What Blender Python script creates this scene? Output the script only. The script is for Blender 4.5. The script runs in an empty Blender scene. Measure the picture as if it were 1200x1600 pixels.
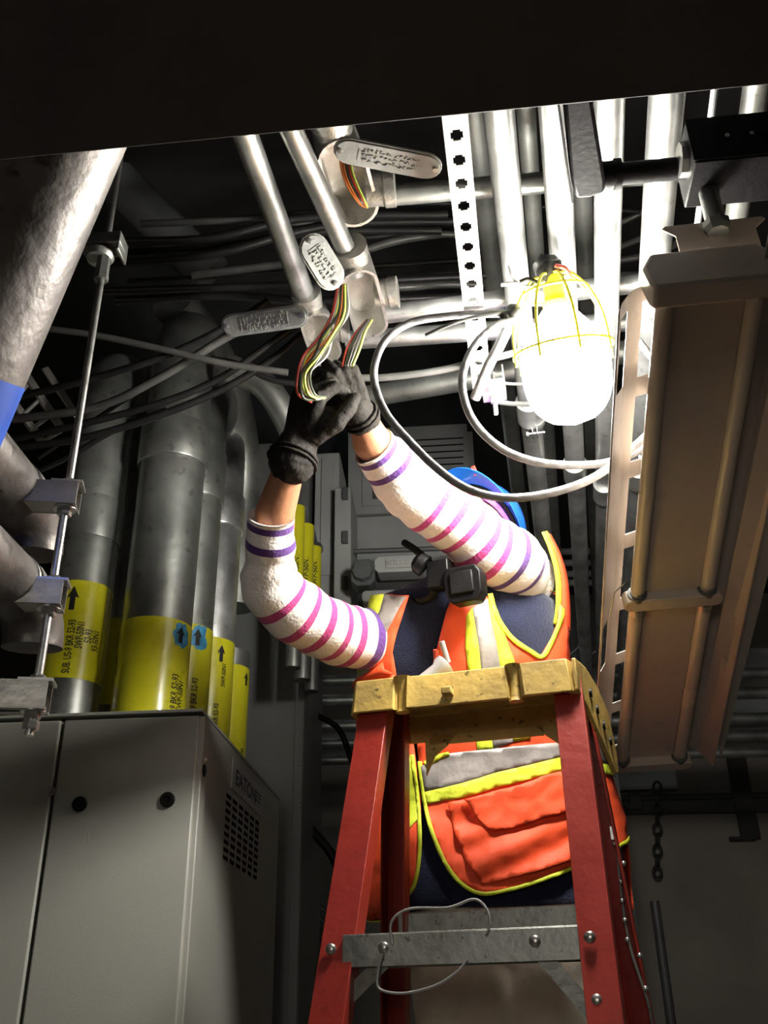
import bpy, math, random
import numpy as np
from mathutils import Vector, Matrix, noise, geometry
from mathutils.bvhtree import BVHTree
random.seed(7)
PI = math.pi
sc = bpy.context.scene
COL = sc.collection

# ------------------------------------------------------------------ camera
FPX = 1490.0
CAM = Vector((0, 0, 1.6))
_u = Vector((-52, 2845, FPX)).normalized()          # world up in camera axes (right, up, forward)
_p = math.asin(_u.z)
_fh = (Vector((0, 0, 1)) - _u * _u.z).normalized()   # world +Y in camera axes
_rt = _fh.cross(_u); _rt = -_rt if _rt.x < 0 else _rt   # world +X
M3 = Matrix((_rt, _fh, _u))                          # camera axes -> world
def cam_dir(px, py):
    return M3 @ Vector(((px - 600) / FPX, (800 - py) / FPX, 1.0))
def P(px, py, Y=None, z=None, d=None):
    r = cam_dir(px, py)
    if Y is not None: t = Y / r.y
    elif z is not None: t = (z - CAM.z) / r.z
    else: t = d
    return CAM + r * t
cam_data = bpy.data.cameras.new('camera')
cam_data.sensor_fit = 'VERTICAL'; cam_data.sensor_height = 36; cam_data.lens = FPX / 1600 * 36
cam_data.clip_start = 0.02
cam = bpy.data.objects.new('camera', cam_data); COL.objects.link(cam)
R = Matrix((M3 @ Vector((1, 0, 0)), M3 @ Vector((0, 1, 0)), M3 @ Vector((0, 0, -1)))).transposed()
cam.matrix_world = Matrix.Translation(CAM) @ R.to_4x4()
sc.camera = cam

# ------------------------------------------------------------------ world, exposure, room fill
sc.view_settings.view_transform = 'Standard'; sc.view_settings.look = 'None'
sc.view_settings.gamma = 1; sc.view_settings.use_curve_mapping = False
sc.view_settings.exposure = 0.0
w = bpy.data.worlds.new('World'); sc.world = w; w.use_nodes = True
w.node_tree.nodes['Background'].inputs[0].default_value = (.75, .82, 1, 1)
w.node_tree.nodes['Background'].inputs[1].default_value = .012
def area(name, loc, target, size, power, col):
    l = bpy.data.lights.new(name, 'AREA'); l.size = size; l.energy = power; l.color = col
    o = bpy.data.objects.new(name, l); COL.objects.link(o); o.location = loc
    o.rotation_euler = (Vector(target) - Vector(loc)).to_track_quat('-Z', 'Y').to_euler()
    return o
area('room_fill', (-.5, -1.9, 2.0), (0, 2.3, 2.0), .6, 14, (1, .93, .82))  # added soft fill behind the camera, standing for other work lights
area('far_room_fill', (-1.0, 5.6, 3.9), (0, 4.5, 2.2), .4, 4, (.85, .95, 1))  # soft area light high at the back, no fitting modelled
BULB_W = 250.0      # emission strength of the work light globe

# ------------------------------------------------------------------ geometry helpers
class G:
    def __init__(s): s.v = []; s.f = []; s.m = []; s.uv = None
    def add(s, v, f, mi=0):
        n = len(s.v); s.v += [Vector(a) for a in v]
        s.f += [tuple(i + n for i in q) for q in f]; s.m += [mi] * len(f)
        return s
def frame(d, up=(0, 0, 1)):
    d = Vector(d).normalized(); up = Vector(up)
    if abs(d.dot(up.normalized())) > .98: up = Vector((1, 0, 0)) if abs(d.x) < .9 else Vector((0, 1, 0))
    s = d.cross(up).normalized(); u = s.cross(d).normalized()
    return s, u, d
def box(g, c, h, ax=None, mi=0):
    X, Y, Z = ax or (Vector((1, 0, 0)), Vector((0, 1, 0)), Vector((0, 0, 1)))
    c = Vector(c); v = []
    for sx in (-1, 1):
        for sy in (-1, 1):
            for sz in (-1, 1): v.append(c + X * h[0] * sx + Y * h[1] * sy + Z * h[2] * sz)
    f = [(0, 1, 3, 2), (4, 6, 7, 5), (0, 4, 5, 1), (2, 3, 7, 6), (0, 2, 6, 4), (1, 5, 7, 3)]
    return g.add(v, f, mi)
def tube(g, pts, r, n=12, caps=True, mi=0, closed=False, flat=1.0, up=(0, 0, 1)):
    pts = [Vector(p) for p in pts]; N = len(pts)
    rs = [r] * N if not hasattr(r, '__len__') else list(r)
    v = []; prev = None
    for i, p in enumerate(pts):
        a = pts[(i - 1) % N] if (closed or i > 0) else p
        b = pts[(i + 1) % N] if (closed or i < N - 1) else p
        d = (b - a).normalized()
        if prev is None: s, u, _ = frame(d, up)
        else:
            s = (prev - d * prev.dot(d)).normalized(); u = s.cross(d).normalized()
        prev = s
        for k in range(n):
            t = 2 * PI * k / n; v.append(p + (s * math.cos(t) + u * math.sin(t) * flat) * rs[i])
    f = []
    for i in range(N if closed else N - 1):
        j = (i + 1) % N
        for k in range(n):
            l = (k + 1) % n; f.append((i * n + k, i * n + l, j * n + l, j * n + k))
    if caps and not closed: f += [tuple(range(n))[::-1], tuple((N - 1) * n + k for k in range(n))]
    return g.add(v, f, mi)
def lathe(g, o, axis, prof, n=24, mi=0, up=(0, 0, 1), cap=True):   # prof: (radius, height along axis)
    s, u, d = frame(axis, up); o = Vector(o); v = []
    for r, h in prof:
        for k in range(n):
            t = 2 * PI * k / n; v.append(o + d * h + (s * math.cos(t) + u * math.sin(t)) * r)
    f = [(i * n + k, i * n + (k + 1) % n, (i + 1) * n + (k + 1) % n, (i + 1) * n + k) for i in range(len(prof) - 1) for k in range(n)]
    if cap: f += [tuple(range(n))[::-1], tuple((len(prof) - 1) * n + k for k in range(n))]
    return g.add(v, f, mi)
def prism(g, poly, o, X, Y, Z, t, mi=0):            # poly in (X,Y), extruded t along Z
    o = Vector(o); n = len(poly)
    v = [o + X * a + Y * b for a, b in poly] + [o + X * a + Y * b + Z * t for a, b in poly]
    f = [tuple(range(n))[::-1], tuple(range(n, 2 * n))] + [(i, (i + 1) % n, n + (i + 1) % n, n + i) for i in range(n)]
    return g.add(v, f, mi)
def sphere(g, c, r, n=16, m=10, mi=0, sc3=(1, 1, 1), ax=None):
    X, Y, Z = ax or (Vector((1, 0, 0)), Vector((0, 1, 0)), Vector((0, 0, 1)))
    c = Vector(c); v = [c + Z * r * sc3[2]]
    for i in range(1, m):
        a = PI * i / m
        for k in range(n):
            t = 2 * PI * k / n
            v.append(c + X * (r * sc3[0] * math.sin(a) * math.cos(t)) + Y * (r * sc3[1] * math.sin(a) * math.sin(t)) + Z * (r * sc3[2] * math.cos(a)))
    v.append(c - Z * r * sc3[2]); f = []
    for k in range(n): f.append((0, 1 + k, 1 + (k + 1) % n))
    for i in range(m - 2):
        for k in range(n):
            a = 1 + i * n; f.append((a + k, a + n + k, a + n + (k + 1) % n, a + (k + 1) % n))
    a = 1 + (m - 2) * n; e = len(v) - 1
    for k in range(n): f.append((a + k, e, a + (k + 1) % n))
    return g.add(v, f, mi)
def cone_caps(g, pts, rs, n=12):
    for i in range(len(pts) - 1): tube(g, [pts[i], pts[i + 1]], [rs[i], rs[i + 1]], n)
    for p, r in zip(pts, rs): sphere(g, p, r, n, 8)
def spline(pts, k=8):                                # Catmull-Rom through points
    pts = [Vector(p) for p in pts]
    if len(pts) < 3: return pts
    q = [pts[0] * 2 - pts[1]] + pts + [pts[-1] * 2 - pts[-2]]; out = []
    for i in range(1, len(q) - 2):
        for j in range(k):
            t = j / k; a, b, c, d = q[i - 1:i + 3]
            out.append(.5 * ((2 * b) + (c - a) * t + (2 * a - 5 * b + 4 * c - d) * t * t + (3 * b - a - 3 * c + d) * t ** 3))
    return out + [pts[-1]]
def arc(c, a, b, R, n=10, ang=PI / 2):               # from c+R*a turning towards b
    return [c + a * R * math.cos(ang * i / n) + b * R * math.sin(ang * i / n) for i in range(n + 1)]
def holes_sheet(g, xs, ys, hole, fn, thick, nrm):    # grid sheet with holes and thickness; fn(x,y)->point, nrm(x,y)->normal
    nx, ny = len(xs), len(ys); base = [fn(x, y) for y in ys for x in xs]
    back = [fn(x, y) + nrm(x, y) * thick for y in ys for x in xs]; o = nx * ny
    f = []; solid = lambda i, j: 0 <= i < nx - 1 and 0 <= j < ny - 1 and not hole(i, j)
    for j in range(ny - 1):
        for i in range(nx - 1):
            if not solid(i, j): continue
            a, b, c, d = j * nx + i, j * nx + i + 1, (j + 1) * nx + i + 1, (j + 1) * nx + i
            f += [(a, b, c, d), (o + d, o + c, o + b, o + a)]
            for (di, dj, e0, e1) in ((0, -1, a, b), (1, 0, b, c), (0, 1, c, d), (-1, 0, d, a)):
                if not solid(i + di, j + dj): f.append((e1, e0, o + e0, o + e1))
    g.add(base + back, f)

WL = {}
def _link(o, parent, wl):
    COL.objects.link(o); WL[o.name] = wl
    if parent is not None: o.parent = parent; o.location = wl - WL[parent.name]
    else: o.location = wl
def tag(o, label=None, cat=None, group=None, kind=None):
    if label: o['label'] = label
    if cat: o['category'] = cat
    if group: o['group'] = group
    if kind: o['kind'] = kind
    return o
def thing(name, loc, label, cat, group=None):
    o = bpy.data.objects.new(name, None); o.empty_display_size = .05
    _link(o, None, Vector(loc)); return tag(o, label, cat, group)
def obj(name, g, mats, parent=None, smooth=35, bevel=0, kind=None, label=None):
    if not isinstance(mats, (list, tuple)): mats = [mats]
    vs = g.v
    if parent is not None: o0 = WL[parent.name].copy()
    else:
        o0 = Vector((sum(v.x for v in vs) / len(vs), sum(v.y for v in vs) / len(vs), min(v.z for v in vs)))
    me = bpy.data.meshes.new(name)
    me.from_pydata([tuple(v - o0) for v in vs], [], g.f)
    for m in mats: me.materials.append(m)
    if any(g.m): me.polygons.foreach_set('material_index', g.m)
    if g.uv:
        l = me.uv_layers.new(name='UVMap')
        for lp in me.loops: l.data[lp.index].uv = g.uv[lp.vertex_index]
    me.update(); me.validate()
    if smooth:
        me.shade_smooth()
        if smooth < 170: me.set_sharp_from_angle(angle=math.radians(smooth))
    o = bpy.data.objects.new(name, me); _link(o, parent, o0)
    if bevel:
        b = o.modifiers.new('bevel', 'BEVEL'); b.width = bevel; b.segments = 2; b.limit_method = 'ANGLE'; b.harden_normals = False
    if kind: o['kind'] = kind
    if label: o['label'] = label
    return o
def dup(o, parent, delta):                            # copy of one object moved by delta
    c = o.copy(); COL.objects.link(c); c.parent = parent; c.location = o.location + Vector(delta)
    WL[c.name] = WL[o.name] + Vector(delta); return c
def remesh(g, voxel, smooth_it=4):
    me = bpy.data.meshes.new('tmp'); me.from_pydata([tuple(v) for v in g.v], [], g.f)
    o = bpy.data.objects.new('tmp', me); COL.objects.link(o)
    m = o.modifiers.new('r', 'REMESH'); m.mode = 'VOXEL'; m.voxel_size = voxel
    s = o.modifiers.new('s', 'SMOOTH'); s.iterations = smooth_it; s.factor = .5
    ev = o.evaluated_get(bpy.context.evaluated_depsgraph_get()); m2 = bpy.data.meshes.new_from_object(ev)
    r = G(); r.add([v.co.copy() for v in m2.vertices], [tuple(p.vertices) for p in m2.polygons])
    bpy.data.objects.remove(o); bpy.data.meshes.remove(me); bpy.data.meshes.remove(m2)
    return r
def text2d(s, size, sx=1.0, bold=0.0):
    c = bpy.data.curves.new('t', 'FONT'); c.body = s; c.size = size; c.offset = bold; c.resolution_u = 3
    o = bpy.data.objects.new('t', c); COL.objects.link(o)
    ev = o.evaluated_get(bpy.context.evaluated_depsgraph_get()); m2 = bpy.data.meshes.new_from_object(ev)
    v = [(p.co.x * sx, p.co.y) for p in m2.vertices]; f = [tuple(p.vertices) for p in m2.polygons]
    bpy.data.objects.remove(o); bpy.data.meshes.remove(m2); bpy.data.curves.remove(c)
    return v, f

# ------------------------------------------------------------------ materials
def mat(name, col, rough=.5, metal=0, var=.15, vscale=8, bump=0, bscale=60, emit=0, trans=0, stretch=None, col2=None, spots=0, coat=0, sheen=0):
    m = bpy.data.materials.new(name); m.use_nodes = True; nt = m.node_tree; N = nt.nodes; L = nt.links
    b = N['Principled BSDF']; b.inputs['Roughness'].default_value = rough; b.inputs['Metallic'].default_value = metal
    tc = N.new('ShaderNodeTexCoord'); mp = N.new('ShaderNodeMapping'); L.new(tc.outputs['Object'], mp.inputs[0])
    if stretch: mp.inputs['Scale'].default_value = stretch
    nz = N.new('ShaderNodeTexNoise'); nz.inputs['Scale'].default_value = vscale; nz.inputs['Detail'].default_value = 6
    L.new(mp.outputs[0], nz.inputs[0])
    r = N.new('ShaderNodeValToRGB'); c2 = col2 or tuple(x * (1 - var) for x in col); c1 = col if col2 else tuple(min(1, x * (1 + var)) for x in col)
    r.color_ramp.elements[0].color = (*c2, 1); r.color_ramp.elements[1].color = (*c1, 1)
    r.color_ramp.elements[0].position = .35; r.color_ramp.elements[1].position = .65
    L.new(nz.outputs[0], r.inputs[0]); out = r.outputs[0]
    if spots:
        n2 = N.new('ShaderNodeTexNoise'); n2.inputs['Scale'].default_value = vscale * 5; n2.inputs['Detail'].default_value = 3
        L.new(mp.outputs[0], n2.inputs[0]); r2 = N.new('ShaderNodeValToRGB')
        r2.color_ramp.elements[0].position = .63; r2.color_ramp.elements[1].position = .7
        r2.color_ramp.elements[0].color = (1, 1, 1, 1); r2.color_ramp.elements[1].color = (1 - spots, 1 - spots, 1 - spots, 1)
        L.new(n2.outputs[0], r2.inputs[0]); mx = N.new('ShaderNodeMix'); mx.data_type = 'RGBA'; mx.blend_type = 'MULTIPLY'
        mx.inputs[0].default_value = 1; L.new(out, mx.inputs[6]); L.new(r2.outputs[0], mx.inputs[7]); out = mx.outputs[2]
    L.new(out, b.inputs['Base Color'])
    rr = N.new('ShaderNodeMapRange'); rr.inputs[3].default_value = max(.03, rough - .1); rr.inputs[4].default_value = min(1, rough + .1)
    L.new(nz.outputs[0], rr.inputs[0]); L.new(rr.outputs[0], b.inputs['Roughness'])
    if bump:
        nb = N.new('ShaderNodeTexNoise'); nb.inputs['Scale'].default_value = bscale; nb.inputs['Detail'].default_value = 4
        L.new(mp.outputs[0], nb.inputs[0]); bp = N.new('ShaderNodeBump'); bp.inputs['Strength'].default_value = bump; bp.inputs['Distance'].default_value = .01
        L.new(nb.outputs[0], bp.inputs['Height']); L.new(bp.outputs[0], b.inputs['Normal'])
    if emit: b.inputs['Emission Color'].default_value = (*col, 1); b.inputs['Emission Strength'].default_value = emit
    if trans: b.inputs['Transmission Weight'].default_value = trans
    if coat: b.inputs['Coat Weight'].default_value = coat
    if sheen: b.inputs['Sheen Weight'].default_value = sheen
    return m
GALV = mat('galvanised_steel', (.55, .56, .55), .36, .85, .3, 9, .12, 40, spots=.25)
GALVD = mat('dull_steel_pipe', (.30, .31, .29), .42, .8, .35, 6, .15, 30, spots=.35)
GALVW = mat('weathered_galvanised_pipe', (.155, .14, .13), .45, .5, .45, 6, .25, 34, spots=.6)
ALU = mat('cast_aluminium', (.62, .60, .56), .38, .8, .15, 14, .25, 120)
PLATE = mat('stamped_plate', (.42, .43, .41), .5, .5, .15, 20, .1, 80)
ZINC = mat('bright_zinc', (.62, .62, .60), .3, .9, .2, 20, .05, 90)
STRUT = mat('strut_steel', (.42, .41, .38), .42, .75, .25, 15, .1, 60, spots=.2)
STRUTW = mat('pregalvanised_strut', (.75, .76, .76), .4, .55, .1, 20)
DARKST = mat('dark_painted_steel', (.035, .035, .035), .5, .2, .2, 5)
BLACKBOX = mat('black_conduit_fitting', (.004, .004, .005), .6, 0, .2, 30, .1, 90)  # near-black base also holds the shade these fittings hang in
BEAM = mat('dark_primer', (.05, .046, .04), .7, .1, .2, 5, .1, 30)
CABGREY = mat('grey_cabinet_paint', (.33, .33, .29), .42, 0, .04, 3, .05, 260)
CABDARK = mat('dark_grey_cabinet_paint', (.16, .165, .16), .45, 0, .08, 3, .04, 220)
EQGREY = mat('equipment_grey', (.36, .37, .36), .45, 0, .1, 4, .04, 200)
EQDARK = mat('equipment_dark_grey', (.09, .095, .095), .45, 0, .15, 6)
BLACK = mat('black_rubber', (.004, .004, .004), .5, 0, .3, 20, .1, 120)
CABLE = mat('black_cable_jacket', (.014, .014, .014), .42, 0, .3, 12, .1, 80)
CABLEG = mat('dusty_cable_jacket', (.07, .07, .067), .4, 0, .3, 12, .1, 80)
CORD = mat('grey_rubber_cord', (.20, .20, .205), .45, 0, .3, 25, .3, 60)
YLAB = mat('yellow_label', (.66, .62, .02), .28, 0, .06, 6, coat=.3)
INK = mat('black_ink', (.01, .01, .01), .5, 0, 0)
BLUEP = mat('blue_spray_paint', (.06, .30, .55), .5, 0, .3, 40)
BLUET = mat('blue_tape', (.01, .07, .42), .5, 0, .1, 20)
REDFG = mat('red_fibreglass', (.30, .024, .014), .4, 0, .12, 12, .1, 60, spots=.2)
YCAP = mat('yellow_ladder_plastic', (.74, .50, .12), .5, 0, .12, 14, .15, 60, spots=.65, col2=(.46, .31, .09))
STEP = mat('aluminium_step', (.33, .34, .31), .45, .6, .2, 20, .1, 60, spots=.5)
RIVET = mat('rivet_steel', (.5, .48, .44), .3, .9, .1, 20)
FIXT = mat('dim_toned_white_enamel', (.50, .43, .37), .38, 0, .05, 5, spots=.12)  # white enamel with the dim warm light mixed into its base colour
TUBEM = mat('unlit_tube_glass', (.58, .52, .44), .28, 0, .03, 4)
YCAGE = mat('yellow_cage_plastic', (.85, .80, .05), .4, 0, .03, 8)
COPO = mat('orange_wire', (.75, .22, .05), .4, 0, .05, 8)
WY = mat('yellow_green_wire', (.62, .72, .12), .4, 0, .05, 8)
WR = mat('red_wire', (.45, .05, .03), .4, 0, .05, 8)
WG = mat('grey_wire', (.35, .34, .33), .4, 0, .05, 8)
WB = mat('dark_wire', (.04, .05, .03), .35, 0, .05, 8)
WW = mat('white_wire', (.75, .72, .66), .4, 0, .05, 8)
WALL = mat('dusty_wall_paint', (.22, .20, .17), .8, 0, .15, 1.5, .1, 30)
CEIL = mat('dark_ceiling_deck', (.03, .03, .03), .8, 0, .2, 3)
FLOOR = mat('concrete_floor', (.22, .21, .19), .8, 0, .25, 2, .2, 20)
SKIN = mat('brown_skin', (.38, .17, .09), .5, 0, .12, 14, .12, 90)
NAVY = mat('navy_knit_fabric', (.012, .016, .04), .9, 0, .2, 14, .5, 260, sheen=.2)
ORANGE = mat('orange_vest_fabric', (.85, .085, .02), .65, 0, .06, 10, .35, 22)
YTRIM = mat('lime_trim_fabric', (.62, .72, .04), .6, 0, .06, 16, .3, 60)
REFL = mat('grey_reflective_tape', (.30, .28, .26), .45, .2, .1, 14, .2, 50)
KHAKI = mat('khaki_trouser_cloth', (.48, .42, .33), .85, 0, .12, 8, .5, 14)
GLOVE = mat('dark_glove_fabric', (.022, .020, .018), .75, 0, .35, 18, .5, 70)
BLUEH = mat('blue_hard_hat_plastic', (.01, .10, .42), .25, 0, .06, 6, coat=.4)
PURP = mat('purple_bandana', (.16, .05, .35), .8, 0, .5, 45, .4, 40)
BLKPL = mat('black_plastic', (.004, .004, .004), .42, 0, .1, 20)
CLEAR = mat('clear_grey_plastic', (.45, .46, .46), .2, 0, .05, 8, trans=.4)
BROWNPL = mat('boot_leather', (.09, .05, .03), .6, 0, .2, 20)
WHITEEYE = mat('eye_white', (.8, .78, .75), .2)
for _m, _s in ((BLACKBOX, .12), (BLACK, .2), (BLKPL, .15), (GLOVE, .1), (CABLE, .3), (DARKST, .25), (NAVY, .15), (EQDARK, .35)): _m.node_tree.nodes['Principled BSDF'].inputs['Specular IOR Level'].default_value = _s
def bulb_mat():
    m = bpy.data.materials.new('lit_globe'); m.use_nodes = True; b = m.node_tree.nodes['Principled BSDF']
    b.inputs['Base Color'].default_value = (1, 1, 1, 1); b.inputs['Emission Color'].default_value = (1, .965, .90, 1); b.inputs['Emission Strength'].default_value = BULB_W
    return m
BULB = bulb_mat()
def sleeve_mat(name, stops):       # woven-in stripes; position runs along the sleeve (UV x)
    m = mat(name, (.80, .74, .69), .85, 0, .07, 26, .35, 120, sheen=.2); nt = m.node_tree; N = nt.nodes; L = nt.links
    uv = N.new('ShaderNodeUVMap'); sp = N.new('ShaderNodeSeparateXYZ'); L.new(uv.outputs[0], sp.inputs[0])
    nz = N.new('ShaderNodeTexNoise'); nz.inputs['Scale'].default_value = 20
    base = m.node_tree.nodes['Principled BSDF'].inputs['Base Color'].links[0].from_socket
    cur = base
    for (a, b_, c) in stops:
        g1 = N.new('ShaderNodeMath'); g1.operation = 'GREATER_THAN'; g1.inputs[1].default_value = a; L.new(sp.outputs[0], g1.inputs[0])
        g2 = N.new('ShaderNodeMath'); g2.operation = 'LESS_THAN'; g2.inputs[1].default_value = b_; L.new(sp.outputs[0], g2.inputs[0])
        mu = N.new('ShaderNodeMath'); mu.operation = 'MULTIPLY'; L.new(g1.outputs[0], mu.inputs[0]); L.new(g2.outputs[0], mu.inputs[1])
        mx = N.new('ShaderNodeMix'); mx.data_type = 'RGBA'; L.new(mu.outputs[0], mx.inputs[0]); L.new(cur, mx.inputs[6]); mx.inputs[7].default_value = (*c, 1); cur = mx.outputs[2]
    L.new(cur, m.node_tree.nodes['Principled BSDF'].inputs['Base Color'])
    return m

# ------------------------------------------------------------------ room shell
def shell(name, c, h, m):
    g = G(); box(g, c, h); return obj(name, g, m, smooth=0, kind='structure')
shell('floor', (0.3, 2.5, -.05), (3.6, 4.8, .05), FLOOR)
shell('ceiling', (0.3, 2.5, 4.65), (3.6, 4.8, .05), CEIL)
shell('wall_back', (0.3, 7.35, 2.3), (3.6, .05, 2.3), WALL)
shell('wall_left', (-3.35, 2.5, 2.3), (.05, 4.8, 2.3), WALL)
shell('wall_right', (3.95, 2.5, 2.3), (.05, 4.8, 2.3), WALL)
shell('wall_rear', (0.3, -2.35, 2.3), (3.6, .05, 2.3), WALL)
A = Vector((math.sin(math.radians(10.8)), math.cos(math.radians(10.8)), 0))   # run of the ceiling conduits
B = Vector((A.y, -A.x, 0)); UP = Vector((0, 0, 1))
def yaw(a): a = math.radians(a); return Vector((math.cos(a), -math.sin(a), 0)), Vector((math.sin(a), math.cos(a), 0))

# ---- overhead beam close to the camera
def beam():
    a, b = P(0, 251, z=2.4), P(1200, 133, z=2.4); d = (b - a).normalized(); n = Vector((d.y, -d.x, 0)); n = -n if n.y > 0 else n
    m = (a + b) / 2; o = thing('overhead_beam', m, 'wide dark painted steel beam crossing the top of the view', 'beam')
    g = G(); box(g, m + n * .45 + UP * .008, (3.0, .45, .008), (d, n, UP)); obj('bottom_flange', g, BEAM, o, bevel=.002)
    g = G(); box(g, m + n * .45 + UP * .13, (3.0, .012, .118), (d, n, UP)); obj('web', g, BEAM, o)
    g = G(); box(g, m + n * .45 + UP * .256, (3.0, .45, .008), (d, n, UP)); obj('top_flange', g, BEAM, o)
beam()

# ---- ceiling conduits running away from the camera
def run(name, p0, p1, z, r, m, label, back=.5, fwd=3.0, group=None, couplings=()):
    a, b = P(*p0, z=z), P(*p1, z=z); d = (b - a).normalized(); s = a - d * back; e = b + d * fwd
    g = G(); n = 14; pts = [s + (e - s) * (i / n) for i in range(n + 1)]
    pts = [p + Vector((noise.noise(p * .9), 0, noise.noise(p * .8 + Vector((5, 1, 2))))) * .004 for p in pts]
    tube(g, pts, r, 20)
    o = thing(name, s, label, 'conduit', group); obj('pipe_body', g, m, o, smooth=60)
    for px, py in couplings:
        c = P(px, py, z=z); c = s + d * (c - s).dot(d); g = G(); lathe(g, c - d * .045, d, [(r + .001, 0), (r + .007, 0), (r + .007, .09), (r + .001, .09)], 20)
        obj('coupling', g, m, o, smooth=50)
    return a, d
ZP = 3.05
run('ceiling_conduit', (779, 180), (836, 720), ZP, .0290, GALV, 'thick bright conduit just right of the slotted strut, running under the ceiling', .75, 2.8, couplings=[(832, 640)])
run('ceiling_conduit', (865, 168), (896, 690), ZP, .0285, GALV, 'thick bright conduit passing directly above the lit work light cage', .75, 2.8, couplings=[(897, 735)])
run('ceiling_conduit', (952, 160), (948, 480), ZP, .0285, GALV, 'thick bright conduit crossing behind the black conduit fitting', .75, 3.6, couplings=[(948, 765)])
run('ceiling_conduit', (1042, 150), (1012, 560), ZP, .0330, GALV, 'thick bright conduit half hidden by the left edge of the unlit fixture', .75, 3.2, couplings=[(1006, 740)])
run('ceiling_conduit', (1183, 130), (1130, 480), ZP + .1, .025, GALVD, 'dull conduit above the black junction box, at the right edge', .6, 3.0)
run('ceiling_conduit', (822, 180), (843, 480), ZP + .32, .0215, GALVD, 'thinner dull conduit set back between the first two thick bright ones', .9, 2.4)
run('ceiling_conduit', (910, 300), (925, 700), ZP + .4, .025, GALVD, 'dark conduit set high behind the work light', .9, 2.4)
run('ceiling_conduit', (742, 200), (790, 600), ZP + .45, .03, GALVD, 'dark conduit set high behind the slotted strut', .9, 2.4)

# left pair of conduits coming down to the open conduit bodies
ZB = 3.10
def stub(p0, p1, r, label, z=ZB, back=.6, m=GALV):
    a, b = P(*p0, z=z), P(*p1, z=z); d = (b - a).normalized(); g = G(); tube(g, [a - d * back, a, b], r, 20)
    o = thing('branch_conduit', a - d * back, label, 'conduit'); obj('pipe_body', g, m, o, smooth=60); return b, d
stub((389, 226), (476, 462), .0250, 'leftmost of the two bright conduits running down to the open conduit bodies')
stub((462, 218), (556, 425), .0225, 'bright conduit left of the upper open conduit body, running to the middle body')

# cross conduits to the right of the bodies
def cross(p0, p1, z, r, label, ext=.9, m=GALV):
    a, b = P(*p0, z=z), P(*p1, z=z); d = (b - a).normalized(); g = G(); tube(g, [a, b, b + d * ext], r, 18)
    o = thing('cross_conduit', a, label, 'conduit'); obj('pipe_body', g, m, o, smooth=60); return a, d
cross((596, 306), (1060, 268), 3.20, .0235, 'horizontal conduit leaving the upper open conduit body to the right', .3, GALVD)
cross((596, 491), (735, 474), 3.17, .0250, 'upper of the two parallel cross conduits near the gloves', .9)
cross((540, 532), (735, 519), 3.17, .0250, 'lower of the two parallel cross conduits near the gloves', .9)
cross((560, 622), (745, 590), 3.24, .033, 'thick dark cross conduit just behind the gloves', 1.2, GALVD)

# ---- conduit bodies (open LB bodies) : oval cast box with hub and cavity
def stadium(L, W, n=10):
    h = L / 2 - W / 2; r = W / 2
    return [(h + r * math.cos(-PI / 2 + PI * i / n), r * math.sin(-PI / 2 + PI * i / n)) for i in range(n + 1)] + \
           [(-h + r * math.cos(PI / 2 + PI * i / n), r * math.sin(PI / 2 + PI * i / n)) for i in range(n + 1)]
def body(name, c, along, facing, L, W, D, hubdir, label, hub_at=-.3, end_hub=True):
    X = Vector(along).normalized(); Z = (Vector(facing) - X * Vector(facing).dot(X)).normalized(); Y = Z.cross(X)
    c = Vector(c); o = thing(name, c, label, 'conduit body')
    out = stadium(L, W); inn = stadium(L - .014, W - .014); n = len(out)
    g = G(); v = [c + X * a + Y * b for a, b in out] + [c + X * a + Y * b for a, b in inn] + \
        [c + X * a * .97 + Y * b * .93 - Z * D for a, b in out] + [c + X * a * .96 + Y * b * .9 - Z * (D - .006) for a, b in inn]
    f = []
    for i in range(n):
        j = (i + 1) % n; f += [(i, j, n + j, n + i), (2 * n + i, 2 * n + j, j, i), (n + i, n + j, 3 * n + j, 3 * n + i)]
    f += [tuple(range(2 * n, 3 * n)), tuple(range(3 * n, 4 * n))[::-1]]
    g.add(v, f); obj('casting', g, ALU, o, smooth=45)
    hd = Vector(hubdir).normalized(); r = W * .40; hc = c - Z * (D * .5) + X * (L * hub_at)
    g = G(); lathe(g, hc + hd * W * .35, hd, [(r, 0), (r, W * .35), (r * 1.12, W * .4), (r * 1.12, W * .62), (r * .9, W * .62)], 20); obj('side_hub', g, ALU, o)
    if end_hub:
        g = G(); lathe(g, c - Z * (D * .5) - X * L * .45, -X, [(r, 0), (r, .02), (r * 1.12, .024), (r * 1.12, .05), (r * .9, .05)], 20); obj('end_hub', g, ALU, o)
    for s in (-1, 1):
        g = G(); lathe(g, c + X * s * (L / 2 - .006) - Z * .001, Z, [(.0035, 0), (.0035, .0016), (.002, .0016)], 8); obj('screw_boss', g, GALVD, o)
    return X, Y, Z
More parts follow.
